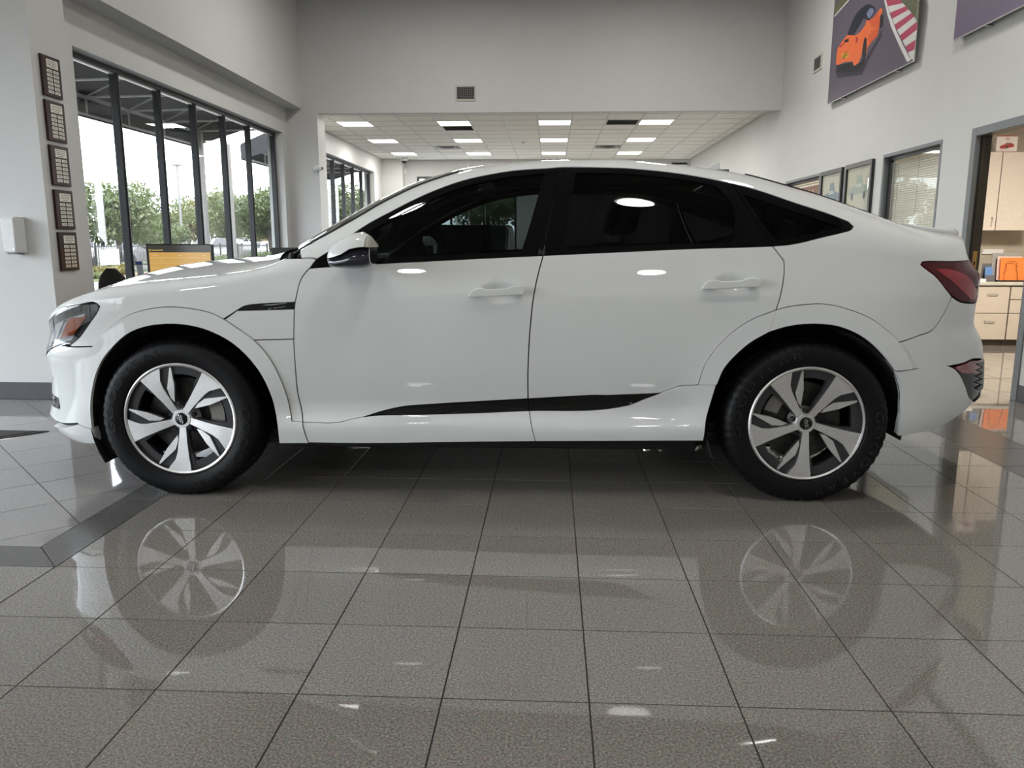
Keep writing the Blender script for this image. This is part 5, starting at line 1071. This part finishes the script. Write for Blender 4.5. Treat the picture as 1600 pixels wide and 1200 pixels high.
# ---- wheels
def make_wheel(u0, w0):
    """built at the near front position; axis along car y, outward = -y"""
    zc = .372; c = (u0, 0, zc); yo = -w0        # yo: outer sidewall plane
    W = lambda x, z, d=0.: (u0+x, yo+d, zc+z)    # x right, z up, d inward from the outer plane
    barrel = G().lathe([(.268, yo+.012), (.262, yo+.008), (.254, yo+.012), (.250, yo+.03), (.242, yo+.05), (.236, yo+.20), (.25, yo+.235), (.268, yo+.24)], c, axis='y', n=72, cap=False)
    wh = cm('wheel', barrel, mat('rim_grey', (.05, .05, .054), .3, .5), smooth=True)
    cm('rim_lip', G().lathe([(.2535, yo+.016), (.2545, yo+.009), (.262, yo+.0055), (.2685, yo+.009), (.2685, yo+.016)], c, axis='y', n=80, cap=False), M_silver, wh, smooth=True)
    # tyre with tread blocks
    prof = [(.266, .018), (.275, .004), (.300, -.006), (.335, -.008), (.357, .0), (.370, .014), (.377, .028), (.381, .05), (.3825, .09), (.3825, .098), (.375, .099), (.375, .107), (.3825, .108), (.383, .125), (.383, .133), (.3755, .134), (.3755, .142), (.3825, .143), (.381, .205), (.377, .226), (.366, .243), (.34, .255), (.29, .258), (.268, .24)]
    n = 168; vs = []
    for i, (r, h) in enumerate(prof):
        for j in range(n):
            a = 2*PI*j/n; rr = r
            if j % 3 == 0 and (.36 < r < .3815) and (h < .06 or h > .2): rr = r-.0045
            x, z = rr*math.cos(a), rr*math.sin(a); vs.append((u0+x, yo+h, max(zc+z, .0012)))
    k = len(prof); fs = [(i*n+j, (i+1)*n+j, (i+1)*n+(j+1) % n, i*n+(j+1) % n) for i in range(k-1) for j in range(n)]
    ty = cm('tyre', G().add(vs, fs), M_rub, wh, smooth=True, ang=28)
    # moulded lettering on the sidewall
    for txt, a0, rr in (('GOODYEAR', 143, .322), ('GOODYEAR', -37, .322)):
        g = G(); adv = 0; items = []
        for ch in txt:
            v, f = text_mesh(ch, .052, 0); xs = [p[0] for p in v]; wd = max(xs)-min(xs); items.append((v, f, min(xs), wd)); adv += wd+.012
        pos = -adv/2
        for v, f, x0, wd in items:
            pts = []
            for p in v:
                s_ = pos+(p[0]-x0)*1.0; a = math.radians(a0)-s_*1.55/rr; r = rr+p[1]*.9
                pts.append((u0+r*math.cos(a), yo-.0095, zc+r*math.sin(a)))
            g.add(pts, [q for q in f]); pos += wd+.012
        cm('tyre_lettering', g, mat('letter_rubber', (.012, .012, .013), .16, noise=0), ty)
    rot = lambda p, a: (p[0]*math.cos(a)-p[1]*math.sin(a), p[0]*math.sin(a)+p[1]*math.cos(a))
    dish = lambda r: .012+.016*(1-min(1, r/.25))**1.2       # face falls inward to the hub
    R_ = lambda a, r=.256: (r*math.sin(math.radians(a)), -r*math.cos(math.radians(a)))
    main = [(-.0105, -.035), (-.0175, -.095), (-.028, -.165), (-.0385, -.196), (-.077, -.244), R_(-14), R_(-9), R_(-4), R_(0), R_(4), R_(8.2), (.0345, -.245), (.0275, -.19), (.021, -.115), (.0175, -.035)]
    blade = [(-.0255, -.0805), (-.023, -.105), (-.0385, -.15), (-.117, -.2215), (-.121, -.216), (-.078, -.1435)]
    pocket = [(-.0215, -.10), (-.0285, -.165), (-.0385, -.196), (-.077, -.2425), (-.088, -.2375), (-.119, -.2225), (-.038, -.15)]
    flank = [(.0185, -.04), (.022, -.115), (.0285, -.19), (.0355, -.248), (.058, -.240), (.034, -.16), (.026, -.10)]
    def plate(name, poly, m, d0, thick, a, bev=0., fol=1.0):
        # subdivide outline a little, dish towards the hub
        pts = []
        for i in range(len(poly)):
            p, q = poly[i], poly[(i+1) % len(poly)]; kk = max(1, int(math.hypot(q[0]-p[0], q[1]-p[1])/.03))
            pts += [(p[0]+(q[0]-p[0])*j/kk, p[1]+(q[1]-p[1])*j/kk) for j in range(kk)]
        pts = [rot(p, a) for p in pts]; nn = len(pts); cx, cz = sum(p[0] for p in pts)/nn, sum(p[1] for p in pts)/nn
        tri = delaunay_2d_cdt([Vector(p) for p in pts], [(i, (i+1) % nn) for i in range(nn)], [list(range(nn))], 1, 1e-7)
        v2 = [tuple(p) for p in tri[0]]; g = G(); fr = [W(p[0], p[1], d0+fol*dish(math.hypot(*p))) for p in v2]; bk = [W(p[0], p[1], d0+fol*dish(math.hypot(*p))+thick) for p in v2]; b = len(v2)
        F = []
        for f in tri[2]:
            f = list(f); nrm = (Vector(fr[f[1]])-Vector(fr[f[0]])).cross(Vector(fr[f[2]])-Vector(fr[f[0]]))
            if nrm.y > 0: f = f[::-1]
            F.append(tuple(f)); F.append(tuple(x+b for x in f[::-1]))
        ed = {}
        for f in F[::2]:
            for i in range(len(f)): ed[(f[i], f[(i+1) % len(f)])] = 1
        for (p, q) in ed:
            if (q, p) not in ed: F.append((q, p, p+b, q+b))
        g.add(fr+bk, F); return cm(name, g, m, wh)
    for k5 in range(5):
        a = 2*PI*k5/5
        plate('spoke', main, M_silver, .0, .030, a); plate('spoke_blade', blade, M_silver, .004, .02, a)
        plate('spoke_pocket', pocket, M_anth, .014, .022, a); plate('spoke_flank', flank, M_anth, .012, .03, a)
        band = [R_(x, .2525) for x in np.linspace(8, 44, 10)]+[R_(x, .214) for x in np.linspace(43, 12, 9)]
        plate('rim_band', band, M_anth, .016, .02, a)
        bx, bz = rot((0, .0565), a); cm('wheel_bolt', G().lathe([(.013, .050), (.013, .034), (.009, .030), (0, .030)], W(bx, bz)[:1]+(yo,)+W(bx, bz)[2:], axis='y', n=12, cap=False), mat('bolt_black', (.02, .02, .022), .3, .5), wh, smooth=True)
    cm('hub', G().lathe([(.0, .022), (.043, .022), (.046, .028), (.060, .045), (.075, .075), (.0, .08)], (u0, yo, zc), axis='y', n=32, cap=False), M_silver, wh, smooth=True)
    hc = cm('hub_cap', G().lathe([(0, .0175), (.026, .0175), (.029, .019), (.0305, .024)], (u0, yo, zc), axis='y', n=32, cap=False), M_pblack, wh, smooth=True)
    g = G()
    for q in range(4):
        o_ = (q-1.5)*.0098; ax = math.radians(-76); x, z = o_*math.cos(ax), o_*math.sin(ax)
        g.tube([W(x+.0066*math.cos(t*PI/10), z+.0066*math.sin(t*PI/10), .0165) for t in range(20)], .0011, 6, True)
    cm('ring_emblem', g, M_chrome, hc, smooth=True)
    cm('brake_disc', G().lathe([(.07, .10), (.185, .10), (.185, .13), (.07, .13)], (u0, yo, zc), axis='y', n=40, cap=False), mat('disc_steel', (.10, .065, .05) if u0 > 1 else (.06, .058, .056), .45, .6, noise=.3, nscale=30), wh, smooth=True)
    ca = [(.19*math.cos(t), .19*math.sin(t)) for t in np.linspace(-.35, .45, 8)]+[(.125*math.cos(t), .125*math.sin(t)) for t in np.linspace(.45, -.35, 8)]
    plate('brake_caliper', ca, mat('caliper_grey', (.30, .28, .26), .45, .3), .070, .03, 0 if u0 < 1 else 2.4, fol=0)
    cm('valve', G().tube([W(-.105, -.175, .05), W(-.10, -.165, .035)], .006, 8), M_steel, wh)
    return wh
fw_ = make_wheel(0., .948); rw_ = make_wheel(2.928, .948)
for src in (fw_, rw_):
    c_ = copy_tree(src, car); u0 = 0. if src is fw_ else 2.928
    c_.rotation_euler = (0, 0, PI); c_.location = (2*u0, 0, 0)
# ================================================================== OUTSIDE
M_asp = mat('asphalt', (.085, .083, .08), .9, noise=.15, nscale=3); M_grass = mat('lawn', (.035, .055, .012), .9, noise=.4, nscale=6)
GZ = -.14
gnd = mk('ground', G().box(-140, XL-.27, -60, 160, GZ-.2, GZ).box(XL-.27, 40, YE+1.1, 160, GZ-.2, GZ), M_asp); gnd['kind'] = 'structure'
tag(mk('pavement', G().box(-7.5, XL-.27, -6, 30, GZ, GZ+.06), mat('paving', (.16, .155, .145), .8, noise=.1, nscale=4)), 'pale concrete pavement strip outside the left windows', 'pavement')
for (a, b, c, d, lab) in ((-20.5, -15.8, 14, 62, 'strip of grass and mulch bed before the black fence'), (-34, -26, 20, 110, 'strip of lawn beyond the car park under the trees'), (-14, -8.5, 66, 110, 'strip of lawn beside the building farther back')):
    tag(mk('lawn_ground', G().box(a, b, c, d, GZ, GZ+.05), M_grass), lab, 'lawn')
tag(mk('mulch_ground', G().box(-17.6, -16.6, 14, 62, GZ+.05, GZ+.08), mat('mulch', (.075, .035, .024), .95, noise=.4, nscale=12)), 'reddish brown mulch strip in front of the fence', 'bed')
# awning over the windows
M_awn = mat('awning_fabric', (.022, .023, .028), .8); M_tube = mat('awning_tube', (.5, .5, .48), .4)
def awning(name, y0, y1, label):
    x0, x1 = XL-.28, XL-1.55; zt, zf, zv = 3.55, 3.02, 2.74
    t = thing(name, label, 'awning', ((x0+x1)/2, (y0+y1)/2, zv), 'fabric awnings over the left windows')
    th = .012
    mk('awning_fabric', G().prism([(x0, y0, zt), (x1, y0, zf), (x1, y0, zf+th), (x0, y0, zt+th)], (0, y1-y0, 0)), M_awn, t)
    mk('awning_valance', G().box(x1-th, x1, y0, y1, zv, zf), M_awn, t)
    for yy in (y0, y1-th): mk('awning_side', G().prism([(x0, yy, zt), (x1, yy, zf), (x1, yy, zv), (x0, yy, zt-.42)], (0, th, 0)), M_awn, t)
    mk('frame_tube', G().box(x1+.02, x1+.06, y0+.02, y1-.02, zf-.06, zf-.02).box(x1+.02, x1+.045, y0+.02, y1-.02, zv+.02, zv+.045).box(x0-.04, x0-.005, y0+.02, y1-.02, 2.98, 3.015), M_tube, t)
    n = max(2, int((y1-y0)/.95))
    for k in range(n+1):
        yy = y0+.05+(y1-y0-.1)*k/n
        mk('frame_strut', G().tube([(x0-.02, yy, 3.0), (x1+.04, yy, zf-.04)], .016, 6).tube([(x1+.035, yy, zf-.04), (x1+.035, yy, zv+.03)], .014, 6).tube([(x0-.02, yy, zt-.03), (x1+.04, yy, zf-.03)], .012, 6), M_tube, t)
awning('window_awning', 6.9, 13.0, 'dark fabric awning on a white tube frame outside the six pane window'); awning('window_awning', 15.0, 20.6, 'dark fabric awning outside the back room window')
for y, lab in ((12.05, 'white square awning post outside the last window pane'), (10.95, 'slim white post outside, third from the far end of the window')):
    tag(mk('awning_post', G().box(XL-1.45, XL-1.36, y+1.9, y+1.99, GZ, 2.95), mat('post_white', (.22, .20, .19), .5)), lab, 'post')
# trees
def leaf_mesh(name, blobs, n, size, seed):
    r = np.random.default_rng(seed); vs = []; fs = []
    B = np.array(blobs); vol = B[:, 3]**2; vol = vol/vol.sum()
    for i in range(n):
        b = B[r.choice(len(B), p=vol)]; d = r.normal(size=3); d /= np.linalg.norm(d); rad = b[3]*(.55+.5*r.random()**.6)
        c = b[:3]+d*rad*np.array([1, 1, .8]); t = r.normal(size=3); t /= np.linalg.norm(t); s_ = np.cross(t, d+.3*r.normal(size=3)); s_ /= max(np.linalg.norm(s_), 1e-6); z = size*(.6+.8*r.random())
        k = len(vs); vs += [tuple(c-t*z), tuple(c+s_*z*.55), tuple(c+t*z), tuple(c-s_*z*.55)]; fs.append((k, k+1, k+2, k+3))
    return G().add(vs, fs)
def leaf_mat(name, rgb):
    m = mat(name, rgb, .6, noise=.45, nscale=1.2); n = m.node_tree.nodes; l = m.node_tree.links
    b = n['Principled BSDF']; tr = n.new('ShaderNodeBsdfTranslucent'); mx = n.new('ShaderNodeMixShader'); mx.inputs[0].default_value = .4
    tr.inputs[0].default_value = (rgb[0]*1.3, rgb[1]*1.3, rgb[2], 1); o = n['Material Output']
    l.new(b.outputs[0], mx.inputs[1]); l.new(tr.outputs[0], mx.inputs[2]); l.new(mx.outputs[0], o.inputs[0]); return m
M_leaf = [leaf_mat('leaves_green', (.040, .058, .018)), leaf_mat('leaves_pale', (.062, .080, .028)), leaf_mat('leaves_yellow', (.075, .068, .016))]
M_bark = mat('bark', (.05, .04, .035), .9, noise=.3, nscale=8, bump=.5)
def tree(kind, loc, h, label, seed, group='trees across the car park'):
    r = random.Random(seed); x, y = loc; t = thing('tree', label, 'tree', (x, y, GZ), group)
    blobs = []; th = h*.30; R_ = h*.42
    for k in range(15):
        a = 2*PI*r.random(); d = R_*r.random()**.6; blobs.append((x+d*math.cos(a), y+d*math.sin(a), GZ+th+(h-th)*(.12+.78*r.random()*(1-.45*d/R_)), h*(.14+.09*r.random())))
    mk('crown', leaf_mesh('crown', blobs, 6500, h*.021, seed), M_leaf[kind], t)
    g = G().tube([(x, y, GZ-.02), (x+.05*h*.1, y, GZ+th*.6), (x, y, GZ+th*1.2), (x, y, GZ+h*.7)], [h*.034, h*.027, h*.02, h*.006], 9)
    mk('trunk', g, M_bark, t, smooth=True)
    for k in range(6):
        b = blobs[k]; mk('branch', G().tube([(x, y, GZ+th*(.75+.1*k)), ((x+b[0])/2, (y+b[1])/2, (GZ+th+b[2])/2+.1), b[:3]], [h*.014, h*.010, h*.004], 6), M_bark, t, smooth=True)
TREES = [(0, (-20.8, 37.2), 4.9, 'spreading green tree with a forked trunk behind the fence, leftmost in the window'), (1, (-27, 52.5), 5.4, 'pale green tree seen through the second window pane'), (0, (-21.5, 42.8), 3.0, 'low green tree seen low in the second window pane'),
         (2, (-28, 60), 4.8, 'yellow green tree seen through the third window pane'), (1, (-30, 69), 6.0, 'pale tree seen through the fourth window pane'), (1, (-22, 54.5), 5.2, 'tall loose pale green tree seen through the fourth and fifth panes'), (2, (-27, 71), 4.6, 'yellow tree seen through the fifth pane'),
         (0, (-17.8, 49.5), 5.6, 'tall green tree seen through the last window pane'), (0, (-13.2, 48.5), 5.6, 'green tree seen through the back room window, left'), (1, (-15, 64), 6.2, 'pale tree seen through the back room window, right'), (0, (-4.5, 62), 6.0, 'green tree behind the back wall window')]
for k, (kind, loc, h, lab) in enumerate(TREES): tree(kind, loc, h, lab, 100+k)
# fence with pickets
def fence(x, y0, y1, zt, label):
    M_iron = mat('iron_black', (.006, .006, .008), .6); t = thing('fence', label, 'fence', (x, (y0+y1)/2, GZ))
    mk('fence_rail', G().box(x-.02, x+.02, y0, y1, zt-.10, zt-.06).box(x-.02, x+.02, y0, y1, GZ+.12, GZ+.16), M_iron, t)
    g = G(); y = y0
    while y < y1: g.box(x-.009, x+.009, y-.009, y+.009, GZ, zt); y += .125
    mk('pickets', g, M_iron, t, kind='stuff')
    k = 0; y = y0
    while y <= y1+.01: mk('fence_post', G().box(x-.035, x+.035, y-.035, y+.035, GZ, zt+.06), M_iron, t); y += 2.4
fence(-18.2, 26, 50, 1.12, 'black iron picket fence before the car park')
t = thing('fence_sign', 'blank white notice board on the black fence', 'sign', (-18.1, 32.0, .35))
mk('sign_panel', G().box(-18.16, -18.14, 31.05, 32.35, .30, .92), mat('sign_white', (.35, .35, .35), .5), t); mk('sign_rim', G().box(-18.165, -18.135, 31.0, 31.05, .27, .95).box(-18.165, -18.135, 32.35, 32.40, .27, .95), M_steel, t)
# shrubs
for k, (x, y, ry, h, kind, lab) in enumerate(((-17.0, 29.6, 1.5, .55, 2, 'bright yellow green shrub before the fence, leftmost'), (-16.4, 27.5, .8, .30, 1, 'tuft of pale grass low before the fence'), (-17.2, 40.5, 2.2, .85, 0, 'clipped green hedge seen behind the monitor'), (-17.0, 46.4, 2.2, .95, 0, 'clipped green hedge right of the monitor'), (-17.2, 55, 2.6, 1.0, 0, 'clipped green hedge seen through the last panes'))):
    t = thing('shrub', lab, 'shrub', (x, y, GZ)); bl = [(x+random.uniform(-.3, .3), y+ry*(q/4-1), GZ+h*.45, h*.5) for q in range(9)]
    mk('foliage', leaf_mesh('foliage', bl, 1500, .07, 300+k), M_leaf[kind], t)
    mk('stem', G().tube([(x, y, GZ-.02), (x, y, GZ+h*.5)], [.05, .03], 6), M_bark, t)
# parked cars
def parked(x, y, rz, paint, label, suv=False, z=None):
    t = thing('parked_car' if z is None else 'sports_car', label, 'car', (x, y, GZ if z is None else z), 'cars parked across the car park' if z is None else None, rotz=rz)
    h = .18 if suv else 0
    prof = [(-2.2, .35), (-2.25, .65), (-2.1, .85+h*.5), (-1.1, .95+h*.6), (-.4, 1.42+h), (1.0, 1.45+h), (1.75, 1.0+h*1.6), (2.2, .95+h), (2.25, .4), (1.8, .25), (-1.8, .25)]
    bd = mk('body', G().prism([(a, -.85, b) for a, b in prof], (0, 1.7, 0)), paint, t, bevel=.08, seg=2, local=True)
    win = [(-.95, .98+h*.7), (-.38, 1.35+h), (.95, 1.37+h), (1.45, 1.02+h*1.1)]
    for sy in (-.852, .842): mk('side_windows', G().prism([(a, sy, b) for a, b in win], (0, .01, 0)), M_pblack, bd, local=True)
    mk('windscreen', G().prism([(-1.08, -.7, .97+h*.6), (-.42, -.62, 1.40+h), (-.42, .62, 1.40+h), (-1.08, .7, .97+h*.6)], (-.01, 0, .012)), M_pblack, bd, local=True)
    for a in (-1.4, 1.38):
        for s_ in (-.80, .80): mk('wheel', G().lathe([(.0, -.1), (.2, -.1), (.32, -.09), (.32, .09), (.2, .1), (0, .1)], (a, s_, .32), axis='y', n=18, cap=False), M_rub, t, smooth=True, local=True)
    for s_ in (-.6, .6): mk('head_lamp', G().box(-2.24, -2.16, s_-.16, s_+.16, .68, .80), M_chrome, t, local=True)
cw, cs_, cg = mat('parked_white', (.22, .22, .22), .25, coat=.8, noise=0), mat('parked_silver', (.11, .11, .12), .3, .4, coat=.8, noise=0), mat('parked_dark', (.06, .06, .07), .25, coat=.8, noise=0)
for a in ((-25, 41.5, 1.75, cw, 'white car parked behind the fence, leftmost', True), (-25.5, 46.8, 1.6, cs_, 'silver car parked behind the fence, second from left', False), (-19.8, 47.8, 1.6, cw, 'white car parked beyond the monitor', True), (-24.5, 64.5, 1.65, cw, 'white car seen above the hedge through the fifth pane', False), (-19.5, 61, 1.6, cs_, 'silver car seen through the last pane', False)): parked(*a)
parked(-1.38, 10.3, PI/2, mat('dark_green_paint', (.012, .020, .018), .2, coat=1, noise=0), 'low dark sports car behind the white car, seen through its front windows', False, .001)
# far buildings and lamp post
def building(x0, x1, y0, y1, h, m, label, n):
    t = thing('far_building', label, 'building', ((x0+x1)/2, (y0+y1)/2, GZ)); w = mk('building_wall', G().box(x0, x1, y0, y1, GZ, h), m, t); mk('roof', G().box(x0-.4, x1+.4, y0-.4, y1+.4, h, h+.3), mat('roof_white', (.18, .18, .18), .6), t)
    for k in range(n):
        y = y0+(y1-y0)*(k+.25)/n; mk('window', G().box(x1, x1+.04, y, y+(y1-y0)*.5/n, .6, h*.75), mat('far_glass', (.10, .11, .12), .1), w)
building(-62, -50, 70, 120, 3.2, mat('far_white', (.2, .2, .19), .7), 'long low white building far beyond the car park', 12)
building(-48, -38, 125, 150, 3.6, mat('far_tan', (.16, .12, .08), .7), 'tan low building far beyond the trees', 5)
building(-12.6, -10, 55, 59, 2.4, mat('far_brick', (.11, .045, .03), .8, noise=.2, nscale=5), 'small red brick building behind the back room window', 2)
t = thing('street_lamp', 'tall grey street lamp in the car park seen through the third pane', 'lamp', (-24.2, 51.0, GZ))
mk('lamp_pole', G().tube([(-24.2, 51.0, GZ), (-24.2, 51.0, 6.1)], [.09, .06], 10), mat('galvanised', (.12, .12, .13), .5, .4), t, smooth=True); mk('lamp_head', G().box(-24.5, -23.9, 50.85, 51.15, 6.1, 6.22), MATS['galvanised'], t, bevel=.02); mk('lamp_base', G().lathe([(.2, 0), (.2, .4), (.12, .45)], (-24.2, 51.0, GZ), n=12), MATS['galvanised'], t)
